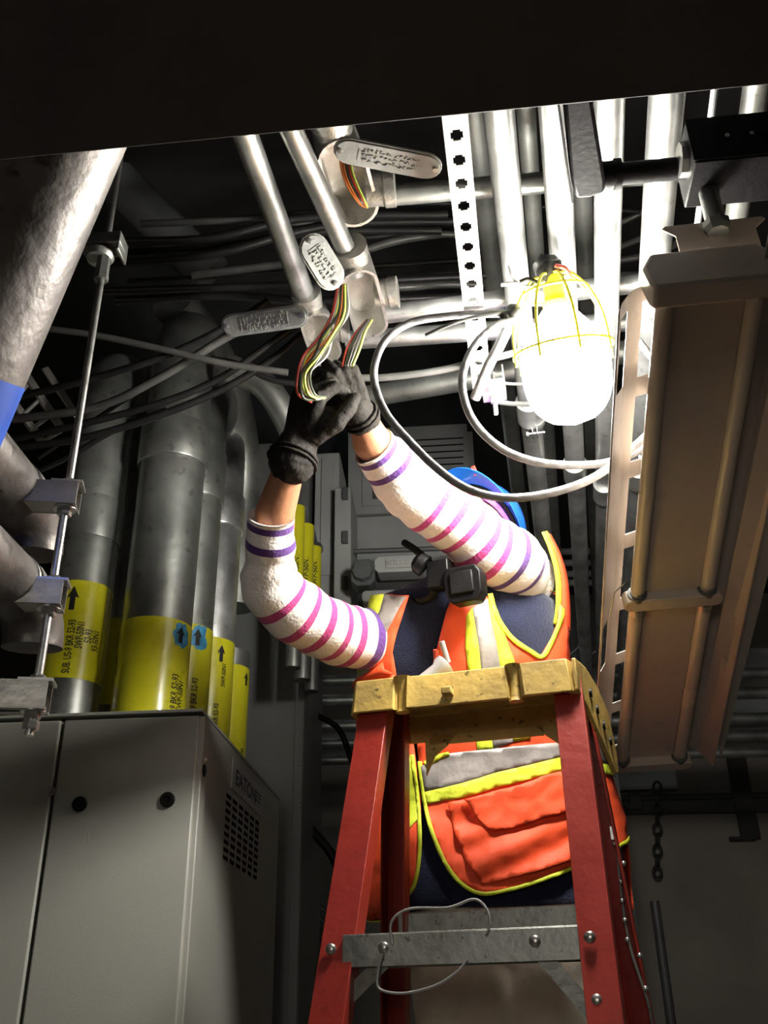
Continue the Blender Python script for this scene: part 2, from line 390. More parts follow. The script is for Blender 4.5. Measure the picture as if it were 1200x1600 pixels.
def cover(p0, p1, z0, z1, W, label, flip=1, faceto=None, rows=3):
    a, b = P(*p0, z=z0), P(*p1, z=z1); X = (b - a).normalized(); c = (a + b) / 2; L = (b - a).length
    Z = (CAM - c).normalized() + (Vector((.38, 1.62, 2.8)) - c).normalized() * flip; Z = (Z - X * Z.dot(X)).normalized(); Y = Z.cross(X)
    o = thing('cover_plate', c, label, 'cover plate')
    g = G(); out = stadium(L, W); inn = stadium(L - .008, W - .008); prism(g, out, c - Z * .004, X, Y, Z, .004); prism(g, inn, c, X, Y, Z, .0022); obj('plate', g, PLATE, o, smooth=30, bevel=.0008)
    for s in (-1, 1):
        g = G(); q = c + X * s * (L / 2 - .012); lathe(g, q - Z * .006, Z, [(.0032, 0), (.0032, .009), (.0055, .009), (.0050, .0115), (.0015, .0120)], 12); obj('cover_screw', g, ZINC, o)
    rnd = random.Random(int(L * 1e5)); g = G()      # stamped illegible marks
    for k in range(rows):
        yy = (k - (rows - 1) / 2) * .011; x = -L * .24
        while x < L * .24:
            wd = rnd.uniform(.004, .008)
            for q in range(2): box(g, c + X * (x + wd * rnd.random()) + Y * (yy + rnd.uniform(-.003, .003)) + Z * .0026, (wd * .45 if q else .0010, .0010 if q else .0036, .0014), (X, Y, Z))
            x += wd + .002
    for s in (-1, 1): box(g, c + X * s * L * .27 + Z * .0026, (.0008, .014, .0006), (X, Y, Z))
    obj('embossed_marks', g, PLATE, o, smooth=0)
c1 = P(546, 290, z=3.12)
body('oval_junction_fitting', c1, P(560, 345, z=3.12) - P(527, 232, z=3.12), CAM - c1, .235, .098, .085, (P(700, 293, z=3.16) - P(600, 302, z=3.16)), 'open oval conduit body at the top with orange and green wires inside', .22)
c2 = P(571, 478, z=3.06)
body('oval_junction_fitting', c2, P(585, 545, z=3.06) - P(552, 420, z=3.06), CAM - c2, .24, .086, .085, (P(735, 474, z=3.17) - P(596, 491, z=3.17)), 'middle open conduit body, its wires pulled out above the gloves', .06)
c3 = P(503, 532, z=3.06)
body('oval_junction_fitting', c3, P(520, 590, z=3.06) - P(485, 480, z=3.06), CAM - c3 + Vector((.1, 0, 0)), .20, .080, .08, (P(735, 519, z=3.17) - P(540, 532, z=3.17)), 'lowest open conduit body, directly behind the raised gloves', .02)
cover((521, 232), (690, 265), 3.0, 2.98, .062, 'oval stamped cover plate hanging beside the upper open conduit body', flip=1.3)
cover((478, 368), (528, 450), 2.98, 2.92, .064, 'oval stamped cover plate tilted steeply over the middle conduit body', flip=.5)
cover((346, 511), (481, 492), 2.95, 2.95, .050, 'narrow dark oval cover plate hanging left of the lowest conduit body', flip=.4)

# ---- wires
def wire(pts, r, m, name, label, cat='wire', group=None, k=8, n=7):
    g = G(); tube(g, spline(pts, k), r, n); o = obj(name, g, m, smooth=80); return tag(o, label, cat, group)
D1 = 2.02
WCOL = [(WR, 'red'), (WG, 'grey'), (WY, 'lime green'), (WB, 'dark green'), (COPO, 'orange'), (WB, 'dark green'), (WY, 'lime green'), (WB, 'dark green'), (WG, 'grey')]
rnd0 = random.Random(5)
for i, (m, cn) in enumerate(WCOL):
    o = (i - 4) * 3.4; q = (i % 3) * .012; j1, j2 = rnd0.uniform(-5, 5), rnd0.uniform(-7, 7)
    pts = [P(535 + o * .5, 445, d=2.1 + q), P(531 + o * .9, 490, d=2.06 + q), P(512 + o + j1, 525, d=D1 + q), P(490 + o * 1.1 - j1, 556, d=1.98 + q),
           P(474 + o * .9 + j2, 585, d=1.97 + q), P(478 + o * 1.2 + j2, 616 - j1, d=1.97 + q), P(500 + o, 628 - i, d=2.02 + q)]
    wire(pts, .0030, m, 'loose_wire', cn + ' wire in the bundle dropping from the middle conduit body to the gloves', group='%s wires dropping from the middle conduit body' % cn)
for i, (m, cn) in enumerate([(WR, 'red'), (WB, 'dark'), (WG, 'grey'), (WW, 'white'), (WY, 'lime green')]):
    o = (i - 2) * 5
    wire([P(573 + i * 2, 500, d=2.16), P(563 + o * .7, 520, d=2.1), P(552 + o, 545, d=2.04), P(543 + o * .8, 572, d=2.01)], .0028, m, 'short_wire', cn + ' wire in the short group entering the top of the right glove')
for i, (m, cn) in enumerate([(COPO, 'orange'), (COPO, 'orange'), (WB, 'dark green'), (WR, 'red'), (WY, 'lime green')]):
    o = i * 4
    wire([P(531 + o, 242, d=1.93), P(535 + o, 270, d=1.93), P(545 + o, 295, d=1.94), P(562 + o * .6, 318, d=1.96), P(574, 324, d=2.02)], .0026, m, 'pigtail_wire', cn + ' wire inside the upper open conduit body', group='%s wires inside the upper conduit body' % cn)

# ---- slotted strut
def slotted_strut():
    z = 2.90; a, b = P(713, 205, z=z), P(750, 575, z=z); d = (b - a).normalized(); s = d.cross(UP).normalized(); L = (b - a).length + .18; a = a - d * .18 + Vector((0, 0, 0))
    L += .14
    W = .0215; pitch = .0535; n = int(L / pitch); ys = []; hl = []
    for i in range(n):
        ys += [i * pitch, i * pitch + .0165, i * pitch + .021, i * pitch + .035, i * pitch + .0395]
    ys.append(n * pitch); xs = [-W, -.0105, -.0065, .0065, .0105, W]
    def hole(i, j):
        r = j % 5
        if r == 2: return i in (1, 2, 3)
        if r in (1, 3): return i == 2
        return False
    o = thing('slotted_strut', a, 'bright steel strut with a row of oval slots, left of the ceiling conduits', 'strut')
    g = G(); holes_sheet(g, xs, ys, hole, lambda x, y: a + s * x + d * y, .0025, lambda x, y: UP); obj('slotted_face', g, STRUTW, o, smooth=0)
    for k in (-1, 1):
        g = G(); box(g, a + s * k * (W - .0012) + d * (n * pitch / 2) + UP * .022, (.0012, n * pitch / 2, .0195), (s, d, UP)); obj('side_flange', g, STRUTW, o)
slotted_strut()
# bolted beam clamp at the strut's lower end
def clampset():
    c = P(771, 610, z=2.9); o = thing('bolted_strut_clamp', c, 'short strut clamp with a hanging threaded bolt left of the work light', 'clamp')
    X, Y = yaw(-79); X, Y = B, A
    g = G(); box(g, c, (.028, .045, .002), (X, Y, UP))
    for s in (-1, 1): box(g, c + X * s * .027 + UP * .02, (.0015, .045, .02), (X, Y, UP))
    obj('bracket', g, ZINC, o, bevel=.001)
    for dy in (-.02, .028):
        g = G(); q = c + Y * dy; lathe(g, q - UP * .016, UP, [(.011, 0), (.011, .012), (.006, .012), (.006, .03)], 6); obj('hex_nut', g, ZINC, o, smooth=0)
    g = G(); lathe(g, c + Y * .028 - UP * .05, UP, [(.005, 0), (.006, .004), (.006, .12)], 12); obj('threaded_stud', g, ZINC, o)
    g = G(); tube(g, [P(776, 598, z=2.93), P(800, 600, z=2.95), P(838, 600, z=2.97)], .004, 8); tube(g, [P(776, 628, z=2.93), P(800, 631, z=2.95), P(838, 631, z=2.97)], .006, 8); obj('cross_bolt', g, ZINC, o)
clampset()
def pipe_clamp(px, py, z, r, label):
    c = P(px, py, z=z); o = thing('pipe_clamp', c, label, 'pipe clamp')
    for s in (-1, 1):
        g = G(); pts = [c + B * (s * math.sin(t) * r) - UP * (math.cos(t) * r) for t in [(.22 + i * .27) for i in range(11)]]
        v = []; pts = [c + B * s * .006 - UP * (r + .022)] + pts
        for p in pts: v += [p - A * .016, p + A * .016]
        g.add(v, [(2 * i, 2 * i + 2, 2 * i + 3, 2 * i + 1) for i in range(len(pts) - 1)])
        q = obj('clamp_half', g, ZINC, o, smooth=60); m = q.modifiers.new('t', 'SOLIDIFY'); m.thickness = .0025
    g = G(); lathe(g, c - UP * (r + .014) - B * .022, B, [(.007, 0), (.007, .006), (.003, .006), (.003, .05), (.001, .05)], 8); obj('clamp_bolt', g, ZINC, o)
pipe_clamp(833, 655, ZP, .032, 'split pipe clamp with bolt on the conduit left of the work light')
pipe_clamp(1006, 690, ZP, .036, 'split pipe clamp seen through the slots of the unlit fixture')
# flexible conduit piece by the light
wire([P(797, 505, d=2.02), P(778, 545, d=2.03), P(764, 570, d=2.05), P(742, 622, d=2.1)], .0115, CORD, 'flexible_conduit', 'short speckled flexible conduit slanting down left of the work light', 'conduit', n=12)

# ---- black conduit fitting, nipple and junction box
def blackset():
    z = 2.89; c = P(913, 240, z=z)
    X = (P(920, 300, z=z) - P(905, 175, z=z)).normalized(); o = thing('black_conduit_fitting', c, 'black conduit body shaped like an L left of the black junction box', 'conduit fitting')
    Y = UP.cross(X); g = G()
    prism(g, [(-.16, -.020), (.045, -.029), (.07, -.026), (.075, 0), (.07, .024), (.03, .028), (-.16, .022)], c - UP * .03, X, Y, UP, .06); obj('casting', g, BLACKBOX, o, bevel=.006)
    g = G(); prism(g, [(-.14, -.002), (.074, -.002), (.074, .002), (-.14, .002)], c - UP * .034 + Y * .031, X, Y, UP, .068); obj('side_cover', g, BLACKBOX, o, bevel=.001)
    e = P(1075, 262, z=z); s = P(935, 275, z=z); d = (e - s).normalized()
    g = G(); lathe(g, s - d * .02, d, [(.024, 0), (.024, .045), (.027, .047), (.027, .058), (.02, .058)], 20); obj('hub', g, BLACKBOX, o)
    g = G(); tube(g, [s + d * .03, e + d * .01], .0195, 18); n = obj('black_nipple', g, BLACKBOX); tag(n, 'short black pipe joining the black fitting to the junction box', 'pipe')
    # box 0.1 deep
    a, b = P(1086, 253, z=2.835), P(1215, 241, z=2.835); X2 = (b - a).normalized(); Y2 = Vector((-X2.y, X2.x, 0)); L = .17
    bc = a + X2 * L / 2 + Y2 * .052 + UP * .05; bo = thing('junction_box', bc, 'square black junction box above the end of the unlit fixture', 'junction box')
    g = G(); box(g, bc, (L / 2, .052, .05), (X2, Y2, UP)); obj('box_body', g, BLACKBOX, bo, bevel=.003)
    g = G(); box(g, bc - Y2 * .0535, (L / 2 + .002, .0015, .048), (X2, Y2, UP)); obj('box_lid', g, BLACKBOX, bo, bevel=.0008)
    g = G(); lathe(g, a + Y2 * .04 - X2 * .012 + UP * .05, X2, [(.03, 0), (.03, .012)], 8); obj('lock_nut', g, ZINC, bo, smooth=0)
    for dx in (.06, .10):
        g = G(); lathe(g, bc - X2 * L / 2 + X2 * dx - Y2 * .056 + UP * .0, -Y2, [(.004, 0), (.003, .002)], 10); obj('box_screw', g, GALVD, bo)
    return a, X2, Y2
ba, BX, BY = blackset()
g = G(); tube(g, [P(1111, 150, z=2.98), P(1107, 215, z=2.98)], .007, 10); t0 = P(1109, 200, z=2.98); g = G(); tube(g, [t0 - A * .12, t0 + A * .5], .0065, 10)
tag(obj('threaded_rod', g, STRUTW), 'thin bright rod passing above the black junction box', 'rod')

# ---- unlit fluorescent fixture
def fixture(nl, nr, fl, fr, dn, df, label, scale_w=None, short=False, x_shift=0):
    NL, NR, FL, FR = P(*nl, d=dn), P(*nr, d=dn), P(*fl, d=df), P(*fr, d=df)
    N0 = (NL + NR) / 2; F0 = (FL + FR) / 2; D = (F0 - N0).normalized(); W = (NR - NL); W = (W - D * W.dot(D)).normalized(); Nn = W.cross(D); Nn = Nn if Nn.z > 0 else -Nn
    L = (F0 - N0).length; h = (NR - NL).length / 2
    o = thing('fluorescent_fixture', N0, label, 'light fixture')
    at = lambda w_, l_, n_: N0 + W * w_ + D * l_ + Nn * n_
    ax = (W, D, Nn)
    # ballast channel (wide flat panel between the tubes)
    g = G(); prism(g, [(-h * 1.02, .034), (-h * .90, .012), (-h * .80, .004), (h * .80, .004), (h * .90, .012), (h * 1.02, .034), (h * .9, .075), (-h * .9, .075)], at(0, .0, 0), W, Nn, D, L); obj('ballast_channel', g, FIXT, o, bevel=.002)
    half = L * .535
    for s in (-1, 1):
        for (l0, l1) in ((.0, half - .012), (half + .03, L - .01)):
            g = G(); tube(g, [at(s * h, l0, 0), at(s * h, l1, 0)], .0150, 18); t = obj('fluorescent_tube', g, TUBEM, o, smooth=60)
            for q0, q1 in ((l0 - .002, l0 + .016), (l1 - .016, l1 + .002)): g = G(); tube(g, [at(s * h, q0, 0), at(s * h, q1, 0)], .0156, 18); obj('tube_cap', g, ALU, t)
    # reflectors with uplight slots
    for s in (-1, 1):
        prof = [(h * .80, .050), (h * 1.04, .046), (h * 1.36, .038), (h * 1.62, .026), (h * 1.76, .014), (h * 1.96, -.010), (h * 2.05, -.030), (h * 2.09, -.030)]
        ws = list(range(len(prof))); sl = L / 7.0; ls = [0]
        for i in range(7): ls += [i * sl + .03, (i + 1) * sl - .012]
        ls.append(L)
        def fn(i, l, s=s): return at(s * prof[i][0], l, prof[i][1])
        g = G(); holes_sheet(g, ws, ls, lambda i, j: (i == 1 and j % 2 == 1) or (i == 4 and j in (1, 9)), fn, .0015, lambda x, y: Nn); q = obj('slotted_reflector', g, FIXT, o, smooth=0)
    # end plates and middle socket bridge
    R_ = [(-1.95, .030), (-1.90, -.018), (-1.80, -.034), (1.80, -.034), (1.90, -.018), (1.95, .030), (1.6, .07), (-1.6, .07)]
    g = G(); prism(g, [(a * h * .74, b * 1.0) for a, b in R_], at(0, -.040, 0), W, Nn, D, .044); obj('end_cap', g, FIXT, o, bevel=.006)
    for l_, nm in ((half - .014, 'socket_bridge'), (L - .012, 'far_socket_bridge')):
        g = G(); pl = [(a * 1.0, b) for a, b in stadium(h * 2 + .062, .034, 6)]; prism(g, [(a, b) for a, b in pl], at(0, l_ + .018, -.020), W, D, Nn, .035); obj('socket_bridge', g, FIXT, o, bevel=.003)
        for s in (-1, 1):
            g = G(); lathe(g, at(s * h, l_ - .004, 0), D, [(.021, 0), (.021, .012), (.016, .014), (.016, 0)], 18); obj('lamp_socket', g, EQDARK, o)
    return N0, W, D, Nn, L, h
N0, FW, FD, FN, FL_, FHH = fixture((1040, 455), (1182, 455), (972, 1188), (1060, 1188), 1.54, 2.48, 'unlit fluorescent fixture with two pairs of tubes hanging right of the work light')
def hanger():
    c = N0 - FD * .03 + FN * .07; o = thing('fixture_hanger', c, 'grey sheet metal hanger plate above the near end of the unlit fixture', 'hanger')
    q = P(1120, 372, d=1.60); X = FW; Y = (P(1120, 340, d=1.62) - P(1120, 400, d=1.58)).normalized(); Y = (Y - X * Y.dot(X)).normalized(); Z = X.cross(Y)
    g = G(); pl = [(-.066, -.040), (.066, -.040), (.066, .012), (.086, .030), (.080, .036), (-.080, .036), (-.086, .030), (-.066, .012)]
    prism(g, pl, q, X, Y, Z, .003); obj('hanger_plate', g, FIXT, o, bevel=.001)
    g = G(); s = P(1119, 350, d=1.60); tube(g, [s - UP * .015, Vector((s.x, s.y, 2.838))], .0165, 16); obj('stem', g, GALVD, o)
    g = G(); lathe(g, s - UP * .02, UP, [(.018, 0), (.023, .01), (.023, .022), (.016, .026)], 8); obj('stem_nut', g, GALVD, o, smooth=0)
hanger()
# neighbouring reflector flange at right edge
def flange():
    a, b = P(1262, 640, d=1.66), P(1118, 1212, d=2.56); D = (b - a).normalized(); W = (FW - D * FW.dot(D)).normalized(); Nn = W.cross(D); Nn = Nn if Nn.z > 0 else -Nn
    o = thing('fixture_side_guard', a, 'long tapering sheet metal flange along the right side of the unlit fixture', 'flange')
    L = (b - a).length; g = G(); v = [a - W * .03 - D * .7, a + W * .05 - D * .7 - Nn * .03, b, b - W * .075 + Nn * .012, a - W * .10 + Nn * .012 - D * .7]
    prism(g, [(0, 0), (-.070, .012), (-.070, .015), (0, .004)], a - D * .6, W, Nn, D, L + .45); obj('side_sheet', g, FIXT, o)
    g = G(); prism(g, [(0, 0), (.004, 0), (.004, .06), (0, .06)], a - D * .6, W, Nn, D, L + .5); obj('upturned_lip', g, FIXT, o)
    g = G(); pr = [(-.10, .06), (-.1, .065), (.0, .065), (0, .06)]; prism(g, pr, a - D * .6, W, Nn, D, L + .42); obj('top_sheet', g, FIXT, o)
flange()

# ---- work light: globe enlarged to the extent of its glare, cage, socket, tape
def worklight():
    base = P(866, 458, d=2.0); tip = P(898, 664, d=1.97); ax = (tip - base).normalized(); L = (tip - base).length
    o = thing('caged_work_light', base, 'glowing work light in a yellow plastic cage hung from the ceiling conduits', 'work light')
    prof = [(.004, L)]; N = 22
    pr = []
    for i in range(N + 1):
        t = i / N; r = .030 + .062 * math.sin(min(1, t * 2.1) * PI / 2) if t < .5 else .092 * math.sqrt(max(0, 1 - ((t - .5) / .5) ** 2.8))
        pr.append((max(r, .002), L * (.12 + .88 * t)))
    g = G(); lathe(g, base, ax, pr, 32); obj('glow_globe', g, BULB, o, smooth=180)  # emissive shape takes in the glow around the bulb
    g = G(); lathe(g, base - ax * .045, ax, [(.014, 0), (.020, .01), (.022, .06), (.028, .065), (.028, .085), (.02, .09)], 20); obj('socket', g, YCAGE, o)
    s, u, _ = frame(ax); cr = .070
    def ringp(c, r, n=36): return [c + (s * math.cos(2 * PI * i / n) + u * math.sin(2 * PI * i / n)) * r for i in range(n)]
    g = G(); tube(g, ringp(base - ax * .0, cr), .0035, 8, closed=True); tube(g, ringp(base + ax * .125, cr * .62 + .06), .0030, 8, closed=True); obj('cage_ring', g, YCAGE, o, smooth=80)
    for k in range(8):
        t = 2 * PI * (k + .5) / 8; rd = s * math.cos(t) + u * math.sin(t)
        pts = [base - ax * .040 + rd * .018, base - ax * .030 + rd * .045, base + rd * cr, base + ax * .03 + rd * .086, base + ax * .08 + rd * .100, base + ax * .15 + rd * .104]
        g = G(); tube(g, spline(pts, 5), .0032, 7); obj('cage_bar', g, YCAGE, o, smooth=80)
    # hook hanger
    g = G(); tape = P(862, 424, d=2.0); rnd = random.Random(4)
    tube(g, spline([base - ax * .045, tape + Vector((0, 0, .0)), tape + Vector((-.01, .02, .03))], 6), .027, 14)
    for i, p in enumerate(g.v): g.v[i] = p + Vector((noise.noise(p * 40), noise.noise(p * 40 + Vector((3, 3, 3))), noise.noise(p * 40 + Vector((9, 0, 1))))) * .012
    obj('taped_splice', g, BLACK, o, smooth=60, label='crumpled black electrical tape')
    return base, ax, o
lb, lax, lo = worklight()
wire([P(868, 415, d=1.97), P(884, 420, d=1.96), P(893, 440, d=1.97)], .0045, WR, 'taped_wire', 'red wire curling out of the black tape on the work light', n=8)
wire([P(795, 415, d=1.97), P(800, 432, d=1.97), P(812, 444, d=1.98), P(835, 448, d=1.98), P(850, 440, d=1.99)], .0030, CORD, 'stray_wire', 'thin bent wire sticking up left of the work light')
wire([P(783, 445, d=1.97), P(805, 443, d=1.97), P(820, 450, d=1.98), P(838, 462, d=1.99)], .0042, WW, 'white_wire', 'short white wire pointing left from the work light')
wire([P(812, 440, d=1.99), P(826, 436, d=1.99), P(845, 444, d=1.99)], .004, BLACK, 'black_wire', 'short black wire curving out of the work light splice')

# ---- grey cord loops
CL = 'cord'
wire([P(812, 492, d=1.98), P(765, 490, d=1.99), P(700, 494, d=2.0), P(640, 505, d=2.0), P(600, 535, d=1.98), P(584, 585, d=1.96), P(600, 640, d=1.9), P(640, 690, d=1.84), P(690, 738, d=1.8), P(740, 768, d=1.8), P(800, 778, d=1.82), P(870, 768, d=1.86), P(935, 742, d=1.9), P(1000, 690, d=1.95), P(1050, 640, d=2.0)], .0082, CORD, 'extension_cord', 'outer grey cord loop hanging down in front of the blue hard hat', CL, n=12)
wire([P(808, 498, d=1.98), P(770, 512, d=1.97), P(738, 545, d=1.95), P(722, 595, d=1.93), P(735, 650, d=1.92), P(775, 695, d=1.92), P(830, 720, d=1.92), P(900, 727, d=1.94), P(960, 720, d=1.97), P(1010, 695, d=2.0), P(1060, 640, d=2.03)], .0082, CORD, 'extension_cord', 'inner smaller grey cord loop below and left of the work light', CL, n=12)
wire([P(985, 520, d=2.02), P(1000, 535, d=2.0), P(1020, 560, d=2.0), P(1060, 600, d=2.0)], .0075, CORD, 'extension_cord', 'short piece of grey cord seen through the fixture slot right of the work light', CL, n=10)
wire([P(545, 590, d=2.25), P(600, 590, d=2.25), P(680, 580, d=2.25), P(735, 568, d=2.25), P(830, 545, d=2.3)], .009, CABLEG, 'grey_cable', 'grey cable running right from behind the gloves', 'cable', n=10)
wire([P(665, 524, d=2.0), P(700, 508, d=1.98), P(740, 496, d=1.98), P(800, 485, d=1.98)], .004, CABLEG, 'thin_cable_tail', 'thin dark cable tail curling beside the slotted strut', 'cable', n=8)
g = G(); sphere(g, P(802, 488, d=1.985), .018, 14, 8); sphere(g, P(790, 494, d=1.985), .013, 12, 8); tag(obj('cord_knot', g, BLACK), 'black taped knot where the grey cords meet left of the work light', 'cord knot')

# ---- clutter of dark cables in the ceiling void
rnd = random.Random(11)
rows = [((180, 378), (330, 372), (480, 340), (700, 335)), ((170, 412), (330, 398), (520, 352), (760, 345)), ((185, 396), (350, 385), (500, 362), (690, 360)), ((300, 430), (520, 402), (640, 372), (820, 352)),
        ((200, 440), (380, 430), (560, 418), (900, 395)), ((150, 455), (380, 448), (560, 440), (760, 430)), ((560, 440), (640, 432), (720, 428), (1000, 430)), ((560, 452), (640, 448), (720, 444), (1000, 450)),
        ((330, 345), (520, 330), (700, 318), (1000, 330)), ((860, 370), (900, 378), (960, 352), (1010, 330)), ((860, 395), (900, 400), (960, 388), (1030, 360)), ((180, 470), (350, 462), (500, 470), (760, 462)),
        ((220, 350), (400, 345), (600, 360), (820, 372)), ((540, 372), (600, 368), (680, 350), (760, 320)), ((860, 415), (960, 408), (1020, 396), (1060, 380))]
RL_ = ['dark cable running right from just above the rod bracket', 'dark cable running right from just below the rod bracket', 'dark cable level with the rod bracket, between two others', 'dusty cable passing behind the left of the two branch conduits, rising to the right',
       'dark cable passing behind the tilted cover plate', 'lowest long dark cable above the narrow cover plate, left of the branch conduits', 'upper dusty cable just right of the middle oval fitting', 'lower dusty cable just right of the middle oval fitting',
       'topmost dark cable running behind both branch conduits', 'dusty cable crossing the gap right of the work light cage, highest', 'dusty cable crossing the gap above the work light tape, middle', 'black cable sagging just above the narrow dark cover plate',
       'dark cable arching behind the leftmost branch conduit near the beam', 'short black cable rising between the upper oval fitting and the strut', 'dusty cable crossing the gap right of the work light cage, lowest']
for i, r in enumerate(rows):
    d = 2.75 + .04 * (i % 5)
    wire([P(x, y, d=d + rnd.uniform(-.03, .03)) for x, y in r], rnd.choice((.009, .011, .013)), CABLEG if i in (3, 6, 7, 9, 10, 14, 12) else CABLE, 'ceiling_cable', RL_[i], 'cable', 'dark cables crossing the ceiling void', n=9)
# black cables on the left
left = [([(60, 512), (150, 524), (250, 545), (350, 568), (450, 582)], .0085, 'dusty cable sagging rightwards across the highest elbow on the left'),
        ([(30, 620), (150, 590), (260, 555), (345, 515), (420, 470)], .0095, 'topmost black cable sweeping up to the dark cover plate'),
        ([(20, 655), (150, 636), (250, 590), (345, 532), (400, 505)], .0110, 'thick dusty cable just below the topmost sweeping one'),
        ([(5, 690), (130, 662), (250, 630), (345, 590), (440, 524), (480, 500)], .0095, 'black cable curving behind the threaded rod to the lowest conduit body'),
        ([(15, 702), (130, 684), (240, 652), (340, 612), (420, 565), (475, 520)], .0100, 'lowest black cable sweeping up towards the gloves'),
        ([(60, 716), (130, 668), (200, 622), (246, 594)], .0060, 'thin black cable rising steeply behind the threaded rod'),
        ([(40, 745), (110, 712), (180, 672), (260, 640)], .0080, 'black cable drooping above the upper strut arm'),
        ([(330, 560), (370, 568), (420, 592), (465, 600)], .0080, 'short black cable passing under the dark cover plate')]
for i, (pp, r, lb_) in enumerate(left): wire([P(x, y, d=2.35 + .03 * i) for x, y in pp], r, CABLEG if i in (0, 2) else CABLE, 'swag_cable', lb_, 'cable', n=9)
# ================================================================= left side
# big leaning pipe close to the camera
def bigpipe():
    dr = .115; d = 1.35
    e0, e1 = P(193, 243, d=d), P(7, 680, d=d); D = (e1 - e0).normalized(); view = cam_dir(100, 400).normalized(); side = D.cross(view).normalized(); side = side if side.x < 0 else -side
    c0 = e0 + side * dr; c1 = e1 + side * dr
    o = thing('leaning_steel_pipe', c1, 'big weathered steel pipe leaning across the upper left corner', 'pipe')
    s = c0 - D * .75; e = c1 + D * .55; g = G(); tube(g, [s + (e - s) * (i / 8) for i in range(9)], dr, 40); obj('pipe_body', g, GALVW, o, smooth=60)
    t = P(40, 607, d=d); k = (t - c0).dot(D) + .0; m = c0 + D * k; g = G(); tube(g, [m - D * .0, m + D * .16], dr + .0012, 40, caps=False); obj('blue_tape_band', g, BLUET, o, smooth=60)
bigpipe()
# trapeze hanger: threaded rod, strut arms, nuts
def rodset():
    Y = 1.42; top = P(176, 300, Y=Y); bot = P(40, 1150, Y=Y); X = bot.x; Yv = bot.y
    xr = P(110, 740, Y=Y).x
    r0 = Vector((xr, Y, bot.z)); o = thing('threaded_rod', r0, 'long threaded hanger rod in front of the yellow labelled pipes', 'rod')
    ztop = P(175, 290, Y=Y).z
    g = G(); tube(g, [r0, Vector((xr, Y, ztop + .5))], .0068, 12); obj('rod_shaft', g, ZINC, o, smooth=60)
    zc = P(160, 395, Y=Y).z
    g = G(); lathe(g, Vector((xr, Y, zc - .055)), UP, [(.013, 0), (.013, .06)], 6); lathe(g, Vector((xr, Y, zc - .07)), UP, [(.014, 0), (.014, .014)], 6); obj('coupling_nut', g, GALVD, o, smooth=0)
    ob = thing('beam_hanger_bracket', Vector((xr, Y, zc)), 'dark bracket gripping the upper end of the hanger rod', 'bracket')
    g = G(); box(g, Vector((xr - .006, Y, zc + .02)), (.042, .022, .014), yaw(4) + (UP,)); box(g, Vector((xr + .032, Y, zc + .012)), (.003, .024, .024), yaw(4) + (UP,)); obj('bracket_plate', g, GALVD, ob, bevel=.002)
    g = G(); lathe(g, Vector((xr - .01, Y, zc - .006)), UP, [(.024, -.012), (.03, 0), (.02, .008)], 16); obj('bracket_washer', g, GALVD, ob)
    Xv, Yd = yaw(-9)
    for k, (py, lab) in enumerate(((778, 'upper'), (932, 'middle'), (1090, 'lowest'))):
        z = P(xr / Y * 1 + 100, py, Y=Y).z; px = 600
        c = Vector((xr, Y, P({778: 95, 932: 72, 1090: 50}[py], py, Y=Y).z))
        a = thing('strut_arm', c, '%s steel strut arm bolted to the hanger rod at the left edge' % lab, 'strut')
        h = .0205; t = .0016; L = .75; mid = c - Xv * (L / 2 - .020)
        g = G(); ys = [-h, -.007, .007, h]
        for sg in (-1, 1):
            box(g, mid + Yd * sg * h, (L / 2, t, h), (Xv, Yd, UP))
            box(g, mid + Yd * sg * (h - .006) - UP * h if k == 2 else mid + Yd * sg * (h - .006) + UP * h, (L / 2, .006, t), (Xv, Yd, UP))
        obj('channel_sides', g, STRUT, a, smooth=0)
        n = 9; xs = []; 
        for i in range(n): xs += [-L / 2 + i * .083, -L / 2 + i * .083 + .03, -L / 2 + i * .083 + .055]
        xs.append(L / 2); xs = sorted(set(min(x, L / 2) for x in xs))
        zz = h if k == 2 else -h
        g = G(); holes_sheet(g, xs, ys, lambda i, j: j == 1 and i % 3 == 1 and i < len(xs) - 4, lambda x, y: mid + Xv * x + Yd * y + UP * zz, t, lambda x, y: UP); obj('channel_web', g, STRUT, a, smooth=0)
        for dz, nm in ((-h - .014, 'hex_nut'), (h + .002, 'hex_nut')):
            g = G(); lathe(g, c + UP * dz, UP, [(.0115, 0), (.0125, .002), (.0125, .010), (.0115, .012)], 6); obj('hex_nut', g, ZINC, a, smooth=0)
        g = G(); lathe(g, c - UP * (h + .003), UP, [(.019, 0), (.019, .003)], 20); obj('washer', g, ZINC, a, smooth=30); g = G(); box(g, c + UP * (h + .003), (.026, .020, .0025), (Xv, Yd, UP)); obj('square_washer', g, ZINC, a, smooth=30)
        if k == 2:
            g = G(); lathe(g, c - UP * (h + .030), UP, [(.012, 0), (.0125, .002), (.0125, .012), (.0115, .014)], 6); obj('lock_nut', g, ZINC, a, smooth=0)
rodset()
